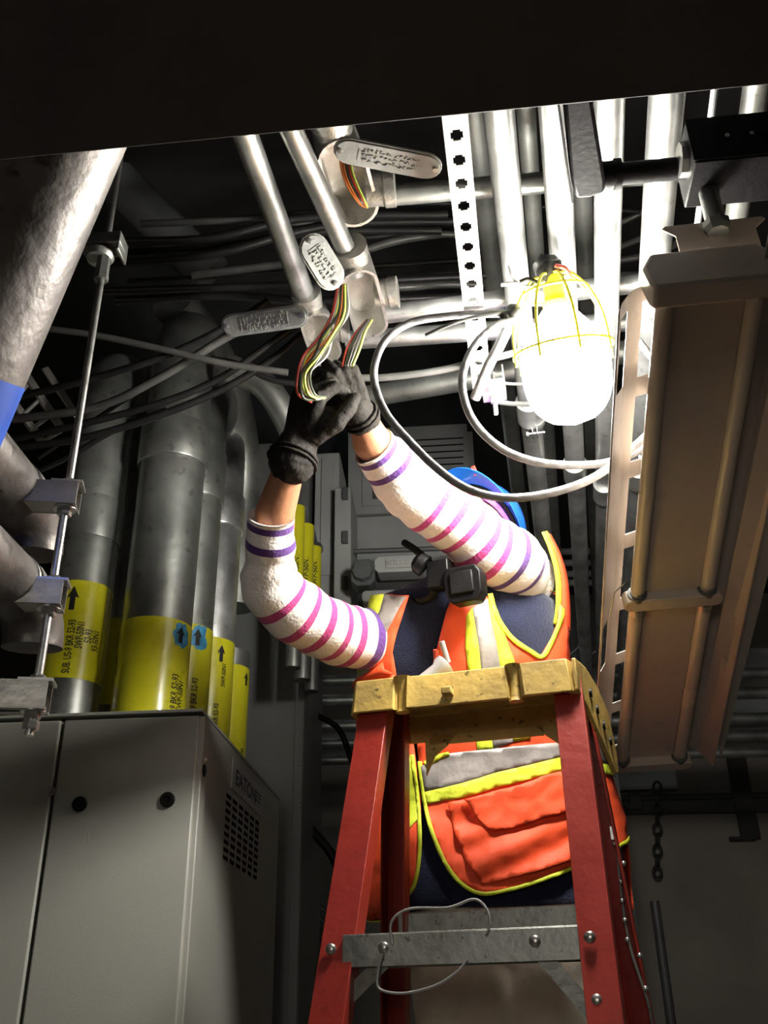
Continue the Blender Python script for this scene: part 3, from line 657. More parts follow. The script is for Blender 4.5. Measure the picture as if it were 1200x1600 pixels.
# pipes carried by the strut arms
def carried(p0, r, z_px, label, Y0=1.30):
    a = P(*p0, Y=Y0); Xv, Yd = yaw(3.5); c = a - Xv * r
    o = thing('supported_pipe', c, label, 'pipe'); g = G(); e = c + Yd * .16
    tube(g, [c - Yd * .5, e] + arc(e - UP * .07, UP, Yd, .07, 6)[1:], r, 24); obj('pipe_body', g, GALVW, o, smooth=60)
    s = c + Yd * .12
    g = G(); v = []
    for i in range(17):
        t = PI * i / 16 - .1; p = s + (Xv * math.cos(t) + UP * math.sin(t)) * (r + .002); v += [p - Yd * .016, p + Yd * .016]
    v2 = [s + Xv * (r + .002) - UP * (r + .01) - Yd * .016, s + Xv * (r + .002) - UP * (r + .01) + Yd * .016]
    g.add(v, [(2 * i, 2 * i + 1, 2 * i + 3, 2 * i + 2) for i in range(16)]); q = obj('strap', g, STRUT, o, smooth=60); m = q.modifiers.new('t', 'SOLIDIFY'); m.thickness = .003
carried((22, 708), .052, 0, 'grey pipe strapped to the upper strut arm at the left edge')
carried((18, 862), .050, 0, 'grey pipe strapped to the middle strut arm at the left edge')

# ---- tall vertical pipes
def lay_text(g, lines, cx, cy, r, z0, th0, size, sx=.95, gap=1.25, rot=1):
    for k, (s, dz, dth) in enumerate(lines):
        v, f = text2d(s, size, sx, .0006); n = []
        for x, y in v:
            if rot: th = th0 + dth - y / r; z = z0 + dz + x
            else: th = th0 + dth + x / r; z = z0 + dz + y
            n.append(Vector((cx + r * math.sin(th), cy - r * math.cos(th), z)))
        g.add(n, f)
def arrow(g, cx, cy, r, z0, th0, L, w_):
    n = []
    pl = [(-w_ * .22, 0), (w_ * .22, 0), (w_ * .22, L * .55), (w_ * .5, L * .5), (0, L), (-w_ * .5, L * .5), (-w_ * .22, L * .55)]
    g.add([Vector((cx + r * math.sin(th0 + x / r), cy - r * math.cos(th0 + x / r), z0 + y)) for x, y in pl], [(0, 1, 2, 6), (2, 3, 4), (2, 4, 6), (6, 4, 5)])
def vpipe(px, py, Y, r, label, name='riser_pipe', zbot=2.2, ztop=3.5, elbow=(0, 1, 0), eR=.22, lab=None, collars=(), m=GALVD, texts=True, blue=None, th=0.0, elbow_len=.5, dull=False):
    c = P(px, py, Y=Y); cx, cy = c.x, c.y; o = thing(name, (cx, cy, zbot), label, 'pipe')
    if elbow is None: pts = [Vector((cx, cy, zbot)), Vector((cx, cy, ztop))]
    e = Vector(elbow or (0, 1, 0)).normalized(); top = Vector((cx, cy, ztop)); pts = [Vector((cx, cy, zbot)), top]
    if elbow is not None: pts += arc(top + e * eR, -e, UP, eR, 12)[1:]; pts.append(pts[-1] + e * elbow_len)
    g = G(); tube(g, pts, r, 32); obj('pipe_body', g, m, o, smooth=60)
    for (pz0, pz1, dr) in collars:
        z0, z1 = P(px, pz1, Y=Y - r).z, P(px, pz0, Y=Y - r).z
        g = G(); lathe(g, Vector((cx, cy, z0)), UP, [(r * .99, 0), (r + dr * .8, 0), (r + dr, .004), (r + dr, z1 - z0 - .004), (r + dr * .8, z1 - z0), (r * .99, z1 - z0)], 36); obj('sleeve_coupling', g, m, o, smooth=40)
    if lab:
        z1 = P(px, lab[0], Y=Y - r).z; z0 = P(px, lab[1], Y=Y - r).z if lab[1] else zbot + .01
        rr = r + .0018; g = G(); lathe(g, Vector((cx, cy, z0)), UP, [(rr, 0), (rr, z1 - z0)], 40, cap=False); L = obj('yellow_pipe_label', g, YLAB, o, smooth=60, label='yellow label with black lettering')
        if texts:
            g = G(); texts(g, cx, cy, rr + .0008, z0, z1); obj('label_lettering', g, INK, L, smooth=0)
        if blue:
            t0, t1, zz0, zz1 = blue; zz0 = P(px, zz0, Y=Y - r).z; zz1 = P(px, zz1, Y=Y - r).z; rb = rr + .0006
            g = G(); v = []; n = 14; vv = []
            cz, hz, ct, ht = (zz0 + zz1) / 2, abs(zz1 - zz0) / 2, (t0 + t1) / 2, abs(t1 - t0) / 2
            vv = [(ct, cz)]
            for i in range(28):
                a = 2 * PI * i / 28; q = .85 + .3 * noise.noise(Vector((math.cos(a) * 2, math.sin(a) * 2, px * .1))); sq = 1 / max(abs(math.cos(a)), abs(math.sin(a))) ** .6
                for kk in (.3, .55, .8, 1.0): vv.append((ct + kk * ht * q * sq * math.cos(a), cz + kk * hz * q * sq * math.sin(a)))
            g.add([Vector((cx + rb * math.sin(t), cy - rb * math.cos(t), z)) for t, z in vv], [(0, 1 + 4 * i, 1 + 4 * ((i + 1) % 28)) for i in range(28)] + [(1 + 4 * i + k, 2 + 4 * i + k, 2 + 4 * ((i + 1) % 28) + k, 1 + 4 * ((i + 1) % 28) + k) for i in range(28) for k in range(3)]); obj('blue_paint_mark', g, BLUEP, L)
            g = G(); arrow(g, cx, cy, rb + .0008, cz - hz * .6, ct - ht * .15, hz * 1.2, .034); obj('label_arrow', g, INK, L, smooth=0)
    return o, cx, cy
def tA(g, cx, cy, r, z0, z1):
    lay_text(g, [('SUB. US-9 BKR 52-93', 0, 0), ('SWP-50N1', .075, .28), ('52-93', .095, .55), ('93-50N1', .075, .82)], cx, cy, r, z0 + .012, .26, .030, .60)
    arrow(g, cx, cy, r, z1 - .095, .06, .075, .036)
def tB(g, cx, cy, r, z0, z1):
    lay_text(g, [('93-50N1', 0, -1.0)], cx, cy, r, z1 - .155, 0, .028, .62)
    lay_text(g, [('SUB. US-9 BKR 52-93', -.02, 1.02), ('SWP-50N1', .05, 1.25)], cx, cy, r, z1 - .31, .0, .031, .62)
def tC(g, cx, cy, r, z0, z1):
    lay_text(g, [('SUB. US-9 BKR 52-93', -.02, .85)], cx, cy, r, z1 - .32, 0, .030, .62)
def tD(g, cx, cy, r, z0, z1):
    lay_text(g, [('SUB. US-9 BKR 52-93', -.27, .72), ('SWP-50N1', -.05, .95)], cx, cy, r, z1 - .12, 0, .024, .75); arrow(g, cx, cy, r, z1 - .085, .70, .06, .032)
def tE(g, cx, cy, r, z0, z1):
    lay_text(g, [('SUB. US-9 BKR 52-93', -.36, 1.25)], cx, cy, r, z1 - .1, 0, .024, .75); arrow(g, cx, cy, r, z1 - .07, 1.2, .05, .03)
vpipe(124, 960, 2.66, .089, 'leftmost vertical pipe with a yellow label reading SUB. US-9 BKR 52-93', ztop=3.42, lab=(906, 1058), collars=[(770, 833, .004)], texts=tA, eR=.2)
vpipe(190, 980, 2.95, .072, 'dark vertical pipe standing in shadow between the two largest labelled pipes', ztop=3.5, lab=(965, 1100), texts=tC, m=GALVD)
vpipe(247, 960, 2.62, .101, 'thickest vertical pipe with a wide yellow label behind the cabinet edge', ztop=3.55, lab=(962, None), collars=[(648, 708, .010)], texts=tB, blue=(.70, 1.35, 1006, 963), eR=.2, elbow_len=.3)
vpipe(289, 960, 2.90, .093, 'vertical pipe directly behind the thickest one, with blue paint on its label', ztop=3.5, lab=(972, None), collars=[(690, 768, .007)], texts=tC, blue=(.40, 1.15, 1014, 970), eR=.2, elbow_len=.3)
vpipe(330, 960, 3.16, .088, 'bright scratched vertical pipe, fourth from the left, with arrow on its yellow label', ztop=3.42, lab=(994, None), collars=[(762, 815, .008)], texts=tD, m=GALV, elbow=(-.25, .95, 0), eR=.26)
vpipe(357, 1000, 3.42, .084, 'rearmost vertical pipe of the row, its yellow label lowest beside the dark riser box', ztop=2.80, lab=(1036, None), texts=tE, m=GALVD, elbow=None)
# wide flexible duct sweeping behind the pipes
def sweep(pp, r, m, label, d, name='sweeping_conduit_elbow'):
    g = G(); tube(g, spline([P(x, y, d=dd) for (x, y), dd in zip(pp, d)], 6), r, 28); tag(obj(name, g, m, smooth=60), label, 'elbow')
sweep([(364, 950), (371, 860), (376, 780), (374, 700), (356, 610), (322, 540), (270, 470)], .080, GALVD, 'pale curved elbow rising behind the bright scratched pipe', [3.68, 3.78, 3.86, 3.86, 3.75, 3.6, 3.4])
sweep([(470, 700), (440, 640), (410, 600), (360, 575)], .045, GALVD, 'small curved elbow half hidden behind the raised left glove', [3.1, 3.1, 3.1, 3.1])
sweep([(330, 430), (250, 350), (180, 280)], .075, EQDARK, 'dark round duct sloping up behind the rod bracket', [3.3, 3.3, 3.3], 'dark_round_duct')

# ladder tray bits, upper left
def tray():
    o = thing('cable_tray', P(60, 640, d=3.3), 'pale narrow cable tray rails slanting down behind the black cables at left', 'cable tray')
    for (a, b, r) in (((42, 588), (98, 672), .008), ((22, 630), (66, 690), .008), ((70, 575), (120, 650), .004)):
        p, q = P(*a, d=3.3), P(*b, d=3.3); d = (q - p).normalized(); s = frame(d); g = G(); box(g, (p + q) / 2, ((q - p).length / 2, r, .012), (d, s[0], s[1])); obj('tray_rail', g, ALU, o)
    for t in (.1, .4, .7, 1.0):
        p = P(42 + 56 * t, 588 + 84 * t, d=3.3); q = P(14 + 52 * t, 622 + 68 * t, d=3.3); g = G(); tube(g, [p, q], .007, 8); obj('tray_rung', g, ALU, o)
tray()

# ================================================================= cabinets
ZT = 2.29
def cabinet():
    C = P(314, 1109, z=ZT); X, Yd = yaw(3.6); LX = -X
    zf = .04; H = ZT - zf
    xj = (C - P(107, 1121, z=ZT)).dot(X)         # distance corner -> door joint
    W = 1.25; Dp = 1.18
    o = thing('switchgear_cabinet', C + LX * W / 2 + Yd * Dp / 2 - UP * H, 'large light grey metal switchgear cabinet at lower left', 'cabinet')
    at = lambda a, b, z: C + LX * a + Yd * b + UP * (z - ZT)
    g = G(); box(g, at(W / 2 + .01, Dp / 2 + .012, zf + H / 2 - .006), (W / 2 - .012, Dp / 2 - .02, H / 2 - .008), (LX, Yd, UP)); obj('carcass', g, EQDARK, o)
    def door(a0, a1, nm):
        g = G(); box(g, at((a0 + a1) / 2, .006, zf + H / 2 - .006), ((a1 - a0) / 2, .014, H / 2 - .010), (LX, Yd, UP)); return obj(nm, g, CABGREY, o, bevel=.005)
    d1 = door(.0, xj - .004, 'door'); d2 = door(xj + .004, W, 'door')
    g = G(); box(g, at(W / 2, Dp / 2, ZT + .0), (W / 2 + .004, Dp / 2, .004), (LX, Yd, UP)); obj('top_panel', g, CABGREY, o, bevel=.001)
    # side: front stile and recessed side panel
    g = G(); box(g, at(-.004, .030, zf + H / 2 - .006), (.008, .028, H / 2 - .01), (LX, Yd, UP)); obj('corner_post', g, CABGREY, o, bevel=.003)
    # side panel with vent cut-outs
    sx = [0.062]; n = 6; a0, a1 = .325, .835
    for i in range(n): sx += [a0 + (a1 - a0) * i / n + .006, a0 + (a1 - a0) * (i + 1) / n - .006]
    sx.append(Dp); m_ = 9; zt, zb = 2.155, 1.97; zz = [zf]
    for j in range(m_): zz += [zb + (zt - zb) * j / m_ + .003, zb + (zt - zb) * (j + 1) / m_ - .005]
    zz.append(ZT - .006)
    g = G(); holes_sheet(g, sx, zz, lambda i, j: i % 2 == 1 and j % 2 == 1, lambda b, z: at(-.002, b, z), .002, lambda x, y: LX); obj('vented_side_panel', g, CABGREY, o, smooth=0)
    g = G(); box(g, at(.0195, Dp / 2, (zt + zb) / 2), (.001, Dp / 2 - .1, .14), (LX, Yd, UP)); obj('vent_dark_backing', g, BLACK, o)  # black sheet behind the cut-outs, stands in for the shade inside
    # name plate
    q0 = at(-.0045, .40, 2.235); g = G(); box(g, at(-.0035, .62, 2.215), (.0015, .24, .045), (LX, Yd, UP)); pl = obj('name_plate', g, EQGREY, o)
    v, f = text2d('EATON', .062, 1.5, .0012); g = G(); g.add([at(-.0056, .42 + x, 2.192 + y) for x, y in v], f)
    for j in range(3): box(g, at(-.0054, .76, 2.23 - j * .012), (.0003, .05, .002), (LX, Yd, UP))
    obj('plate_lettering', g, INK, pl, smooth=0)
    # fasteners
    def knob(px, py, par, r, nm, m, off=-.008):
        # find position on front plane
        n_ = -Yd; c0 = at(0, -.008, ZT); rr = cam_dir(px, py); t = (c0 - CAM).dot(n_) / rr.dot(n_); p = CAM + rr * t
        g = G(); lathe(g, p, -Yd, [(r, 0), (r, .006), (r * .85, .009), (r * .5, .009), (r * .45, .004), (r * .2, .004)], 20); return obj(nm, g, m, par)
    knob(125, 1257, d1, .0185, 'door_latch', BLACK); knob(262, 1250, d1, .0185, 'door_latch', BLACK)
    p = knob(82, 1237, d2, .011, 'door_screw', ZINC)
    for b, z, r, m, nm in ((.026, ZT - .148, .016, BLACK, 'side_plug'), (.030, ZT - .120, .006, ZINC, 'side_screw')):
        g = G(); lathe(g, at(-.011, b, z), X, [(r, 0), (r, .003), (r * .6, .006)], 14); obj(nm, g, m, o)
    return C, X, Yd
CC, CX, CY = cabinet()
# dark riser box behind and rear cabinet
def rear():
    X, Yd = yaw(3.6)
    Y = 3.86; a = P(385, 1180, Y=Y); b = P(474, 1180, Y=Y); zt = P(440, 690, Y=Y).z
    L = .62; c = b - X * L / 2 + Yd * .28; c.z = (zt + .04) / 2
    o = thing('tall_dark_enclosure', Vector((c.x, c.y, .04)), 'tall plain dark grey enclosure rising behind the labelled pipes', 'enclosure')
    g = G(); box(g, c, (L / 2, .28, (zt - .04) / 2), (X, Yd, UP)); obj('enclosure_body', g, CABDARK, o, bevel=.004)
    g = G(); box(g, c - Yd * .282 + X * (L / 2 - .02), (.018, .003, (zt - .04) / 2 - .01), (X, Yd, UP)); obj('corner_trim', g, CABDARK, o, bevel=.002)
    for py in (1195, 1260):
        q = P(468, py, Y=Y - .01); g = G(); lathe(g, q, -Yd, [(.007, 0), (.005, .004)], 8); obj('bolt_head', g, GALVD, o)
    Y = 4.7; b = P(500, 1300, Y=Y); zt = 2.3; L = 1.1; X2, Y2 = yaw(3.6)
    Cn = Vector((P(476, 1400, Y=4.55).x, 4.55, zt)); W = .8; Dp = 1.1
    at = lambda a_, b_, z: Cn - X * a_ + Yd * b_ + UP * (z - zt)
    o = thing('rear_cabinet', at(W / 2, Dp / 2, .04), 'dark rear cabinet with a louvred side seen left of the ladder', 'cabinet')
    g = G(); box(g, at(W / 2 + .02, Dp / 2, zt / 2 + .02), (W / 2 - .02, Dp / 2, zt / 2 - .02), (X, Yd, UP)); obj('carcass', g, CABDARK, o, bevel=.003)
    sx = [0.0]; n = 6; a0, a1 = .15, .95
    for i in range(n): sx += [a0 + (a1 - a0) * i / n + .01, a0 + (a1 - a0) * (i + 1) / n - .01]
    sx.append(Dp); zz = [.04]; m_ = 16; z1, z0 = 2.08, 1.66
    for j in range(m_): zz += [z0 + (z1 - z0) * j / m_ + .004, z0 + (z1 - z0) * (j + 1) / m_ - .007]
    zz.append(zt); g = G(); holes_sheet(g, sx, zz, lambda i, j: i % 2 == 1 and j % 2 == 1, lambda b_, z: at(-.012, b_, z), .002, lambda x, y: -X); obj('vented_side_panel', g, CABDARK, o, smooth=0)
rear()

# ---- middle background: equipment behind the worker
def bxthing(name, x0, y0, x1, y1, Y, depth, m, label, cat, z_floor=None, bevel=.004, yw=3.6):
    X, Yd = yaw(yw); a = P(x0, y0, Y=Y); b = P(x1, y1, Y=Y); c = (a + b) / 2; hw = abs(b.x - a.x) / 2; z1_ = max(a.z, b.z); z0_ = min(a.z, b.z) if z_floor is None else z_floor
    c = Vector((c.x, Y + depth / 2, (z0_ + z1_) / 2)); o = thing(name, Vector((c.x, c.y, z0_)), label, cat)
    g = G(); box(g, c, (hw, depth / 2, (z1_ - z0_) / 2), (X, Yd, UP)); obj('enclosure_body', g, m, o, bevel=bevel); return o, c, hw, (z1_ - z0_) / 2, X, Yd
o, c, hw, hh, X, Yd = bxthing('distribution_panel', 548, 668, 748, 875, 4.3, .5, EQGREY, 'pale grey electrical panel with a louvred vent behind the raised sleeve', 'electrical panel')
def front(c, X, Yd, dep, px, py):
    c0 = c - Yd * dep; r = cam_dir(px, py); return CAM + r * ((c0 - CAM).dot(Yd) / r.dot(Yd))
def panel_on(o, c, X, Yd, dep, x0, y0, x1, y1, th, m, nm, par=None, bevel=.002):
    a, b = front(c, X, Yd, dep + .001, x0, y1), front(c, X, Yd, dep + .001, x1, y0); mid = (a + b) / 2; g = G()
    box(g, mid - Yd * th / 2, (abs((b - a).dot(X)) / 2, th / 2, abs(b.z - a.z) / 2), (X, Yd, UP)); return obj(nm, g, m, par or o, bevel=bevel)
panel_on(o, c, X, Yd, .25, 618, 676, 738, 772, .012, EQGREY, 'vent_frame')
for k in range(6): panel_on(o, c, X, Yd, .263, 650, 684 + k * 10, 724, 689 + k * 10, .006, BLACK, 'louvre_slot', bevel=0)
panel_on(o, c, X, Yd, .25, 566, 715, 640, 792, .010, EQGREY, 'access_door'); panel_on(o, c, X, Yd, .261, 582, 756, 612, 780, .006, EQDARK, 'breaker_handle')
panel_on(o, c, X, Yd, .25, 552, 800, 745, 806, .014, CABDARK, 'seam_strip')
o, c, hw, hh, X, Yd = bxthing('narrow_grey_enclosure', 496, 708, 532, 1010, 3.9, .3, EQGREY, 'narrow upright grey enclosure right of the small yellow labelled pipes', 'enclosure')
panel_on(o, c, X, Yd, .15, 500, 716, 522, 900, .01, EQGREY, 'cover_panel')
o, c, hw, hh, X, Yd = bxthing('stepped_grey_enclosure', 526, 762, 552, 1000, 3.8, .3, EQGREY, 'shorter grey upright enclosure against the pale panel', 'enclosure')
for k, (dx, dz) in enumerate(((0, .9), (0, .3), (0, -.3))):
    g = G(); p = c + UP * hh * dz - Yd * .155 + X * hw * .3; box(g, p, (hw * .35, .012, .03), (X, Yd, UP)); obj('hinge_block', g, EQDARK, o, bevel=.003)
for (px, py, Y, r, lab, t0, t1) in ((463, 850, 3.45, .030, 'leftmost small vertical pipe with a yellow label between the two raised arms', 788, 960), (477, 850, 3.6, .034, 'middle small vertical pipe labelled 50N1 between the two raised arms', 817, 960), (491, 860, 3.75, .030, 'rightmost small vertical pipe with the lowest yellow label between the raised arms', 852, 960)):
    def tt(g, cx, cy, r_, z0, z1): lay_text(g, [('50N1-50N1', .0, .75), ('SWP-50N1', .02, 1.25)], cx, cy, r_, z0 + .1, -.75, .030, 1.0)
    vpipe(px, py, Y, r, lab, name='small_riser_pipe', zbot=2.75, ztop=3.3, eR=.15, lab=(t0, t1), texts=tt, m=GALVD)
# connectors row (grey plugs and conduit bodies)
def gear():
    X, Yd = yaw(3.6); 
    for (x0, y0, x1, y1, m, lab) in ((548, 874, 586, 914, EQDARK, 'dark octagonal plug connector below the pale panel'), (584, 868, 668, 892, EQGREY, 'upper cast conduit body with raised lettering below the pale panel'), (565, 922, 640, 938, EQGREY, 'lower cast conduit body just above the vest shoulder')):
        Y = 3.6; a, b = P(x0, y0, Y=Y), P(x1, y1, Y=Y); c = (a + b) / 2; hw = abs(b.x - a.x) / 2; hh = abs(a.z - b.z) / 2
        oo = thing('conduit_coupler' if m is EQGREY else 'plug_connector', c, lab, 'connector'); g = G(); k = min(hw, hh) * .45
        pl = [(-hw + k, -hh), (hw - k, -hh), (hw, -hh + k), (hw, hh - k), (hw - k, hh), (-hw + k, hh), (-hw, hh - k), (-hw, -hh + k)]; prism(g, pl, c, X, UP, Yd, .09); obj('housing', g, m, oo, bevel=.004)
        if m is EQGREY:
            g = G(); box(g, c - Yd * .004, (hw * .55, .004, hh * .6), (X, Yd, UP)); obj('raised_plate', g, m, oo, bevel=.002)
            g = G(); rn = random.Random(3)
            for i in range(9): box(g, c - Yd * .009 + X * (hw * (-.45 + .11 * i)), (hw * .03, .001, hh * rn.uniform(.2, .4)), (X, Yd, UP))
            obj('cast_marks', g, ALU, oo, smooth=0)
            g = G(); lathe(g, c + X * hw + Yd * .045, X, [(hh * .9, 0), (hh * .9, .05), (hh * 1.1, .05), (hh * 1.1, .09), (hh * .6, .09)], 16); obj('hub', g, ALU, oo)
        else:
            g = G(); lathe(g, c - Yd * .004, -Yd, [(hh * .8, 0), (hh * .7, .02), (hh * .3, .02)], 8); obj('plug_face', g, EQDARK, oo, smooth=0)
gear()
for (a, b, Y, r, m, lab) in (((560, 906), (720, 900), 3.75, .022, EQGREY, 'upper horizontal grey conduit behind the neck of the vest'), ((560, 948), (720, 944), 3.8, .024, EQDARK, 'lower horizontal dark conduit behind the left shoulder'), ((548, 862), (720, 856), 3.9, .012, EQDARK, 'thin dark conduit along the foot of the pale panel')):
    g = G(); tube(g, [P(*a, Y=Y), P(*b, Y=Y)], r, 14); tag(obj('short_conduit', g, m, smooth=60), lab, 'conduit')
wire([P(632, 848, d=3.2), P(650, 860, d=3.1), P(672, 880, d=2.9), P(690, 905, d=2.7)], .012, BLACK, 'black_hose', 'black hose slanting down behind the neck of the worker', 'hose', n=10)

# ---- racks of conduits crossing the room far behind
for i, (py, r, m) in enumerate(((1052, .030, GALVD), (1083, .034, GALVD), (1123, .032, GALVD), (1150, .030, GALVD), (1176, .026, GALVD))):
    Y = 5.2 + .12 * (i % 2); p = P(1170, py, Y=Y); X, Yd = yaw(0); a = p + X * (3.9 - p.x); b = p - X * (p.x + 3.3)
    g = G(); tube(g, [b, a], r, 14); tag(obj('rack_conduit', g, m, smooth=60), '%s of the horizontal conduits stacked on the far wall at right' % ['topmost', 'second from the top', 'middle', 'second from the bottom', 'lowest'][i], 'conduit')
for i, py in enumerate((862, 880, 897, 911)):
    Y = 5.6; a, b = P(860, py, Y=Y), P(1010, py - 2, Y=Y); g = G(); tube(g, [a, b], .022, 12); tag(obj('wall_conduit', g, EQGREY, smooth=60), '%s short grey conduit in the gap left of the unlit fixture' % ['topmost', 'second', 'third', 'lowest'][i], 'conduit')
def pal(x0, y0, x1, y1, Y, lab, nm='pale_junction_panel'):
    o, c, hw, hh, X, Yd = bxthing(nm, x0, y0, x1, y1, Y, .12, EQGREY, lab, 'panel'); g = G(); box(g, c - Yd * .064, (hw * .92, .004, hh * .9), (X, Yd, UP)); obj('panel_lid', g, EQGREY, o, bevel=.002)
pal(905, 962, 975, 1056, 7.18, 'pale wall panel glimpsed left of the fixture above the ladder cap')
pal(1120, 1085, 1290, 1128, 7.18, 'pale wall panel behind the conduits at the right edge')
pal(1150, 1012, 1290, 1050, 7.18, 'small pale wall panel above the conduits at the right edge')
pal(470, 1125, 560, 1180, 7.18, 'pale wall panel behind the conduits left of the ladder')
pal(955, 1170, 1060, 1232, 7.18, 'pale wall panel glimpsed right of the ladder, below the fixture')
# vertical steel column and dark uprights behind right shoulder
for (x0, x1, Y, lab) in ((880, 925, 4.6, 'broad dark steel column behind the right shoulder of the vest'), (748, 772, 4.9, 'narrow dark steel upright behind the blue hard hat')):
    X, Yd = yaw(3.6); a, b = P(x0, 900, Y=Y), P(x1, 900, Y=Y); hw = (b.x - a.x) / 2; c = Vector(((a.x + b.x) / 2, Y, 1.75)); o = thing('steel_column', Vector((c.x, c.y, 0)), lab, 'column')
    g = G(); box(g, c - Yd * .0, (hw, .008, 1.75), (X, Yd, UP)); obj('front_flange', g, DARKST, o); g = G(); box(g, c + Yd * .1, (.006, .09, 1.75), (X, Yd, UP)); obj('web', g, DARKST, o)
    g = G(); box(g, c + Yd * .2, (hw, .008, 1.75), (X, Yd, UP)); obj('rear_flange', g, DARKST, o)
# right background: strut rail, hanging chain, pipe
X, Yd = yaw(0); Y = 7.26
a, b = P(940, 1248, Y=Y), P(1300, 1240, Y=Y); o = thing('wall_rail', a, 'dark horizontal steel rail across the wall at lower right', 'rail')
for dz in (0, -.10):
    g = G(); box(g, (a + b) / 2 + UP * dz, ((b - a).length / 2, .02, .02), (X, Yd, UP)); obj('rail_bar', g, DARKST, o)
g = G(); box(g, (a + b) / 2 - UP * .05 + Yd * .02, ((b - a).length / 2, .004, .04), (X, Yd, UP)); obj('rail_web', g, DARKST, o)
for (px, y0, y1, w_, lab) in ((990, 1190, 1262, .045, 'short dark steel hanger under the far end of the fixture'), (1160, 1175, 1310, .07, 'dark steel hanger plate on the wall rail at right')):
    p, q = P(px, y0, Y=7.22), P(px, y1, Y=7.22); o = thing('steel_hanger', q, lab, 'hanger'); g = G(); box(g, (p + q) / 2, (w_, .01, abs(p.z - q.z) / 2), (X, Yd, UP)); box(g, q, (w_ * 1.3, .02, .012), (X, Yd, UP)); obj('hanger_plate', g, DARKST, o, bevel=.002)
def chain(px, y0, y1, Y, L, r, m, label, tilt=None):
    p, q = P(px, y0, Y=Y), (P(px, y1, Y=Y) if tilt is None else P(tilt, y1, Y=Y)); o = thing('hanging_chain', q, label, 'chain'); d = (q - p); n = int(d.length / (L * .78)); d.normalize(); s, u, _ = frame(d)
    first = None
    for i in range(n):
        c = p + d * (i * L * .78); w_ = s if i % 2 else u
        pts = [c + w_ * (math.cos(t) * L * .3) + d * (math.sin(t) * L * .42) for t in [2 * PI * k / 10 for k in range(10)]]
        g = G(); tube(g, pts, r, 6, closed=True); obj('chain_link', g, m, o, smooth=80)
chain(1027, 1230, 1385, 7.17, .095, .010, DARKST, 'dark steel chain hanging against the wall at lower right')
g = G(); q = P(1012, 1330, Y=4.4); tube(g, [Vector((q.x, q.y, 0.0)), Vector((q.x, q.y, 2.0))], .02, 14); tag(obj('floor_standing_pipe', g, DARKST, smooth=60), 'dark vertical pipe beside the right ladder rail', 'pipe')
for (px, py) in ((903, 978), (937, 978), (1000, 985)):
    wire([P(px, py, Y=4.3), P(px + 2, py + 30, Y=4.3), P(px - 12, py + 45, Y=4.3), P(px - 14, py + 60, Y=4.3)], .005, GALVD, 'hook_wire', 'bent wire hook hanging %s' % {903: 'left of the far ladder rail top', 937: 'just left of the fixture edge', 1000: 'behind the middle of the unlit fixture'}[px], 'hook')
wire([P(478, 1110, Y=4.3), P(500, 1120, Y=4.3), P(530, 1140, Y=4.3), P(550, 1190, Y=4.3)], .014, BLACK, 'drooping_cable', 'black cable drooping left of the ladder cap', 'cable')
wire([P(480, 1120, Y=4.4), P(495, 1150, Y=4.4), P(500, 1200, Y=4.4), P(500, 1290, Y=4.4)], .006, CABLEG, 'hanging_cable', 'thin grey cable hanging in front of the far conduits left of the ladder', 'cable')
wire([P(465, 1265, Y=4.2), P(490, 1300, Y=4.2), P(515, 1330, Y=4.2), P(535, 1370, Y=4.2)], .020, BLACK, 'black_hose', 'black hose slanting down beside the rear cabinet vent', 'hose')
g = G(); tube(g, [P(985, 905, d=1.90), P(960, 925, d=1.92), P(953, 965, d=1.95)], .0015, 6); tag(obj('thin_wire', g, GALVD), 'hair thin wire arching beside the middle tube sockets of the fixture', 'wire')
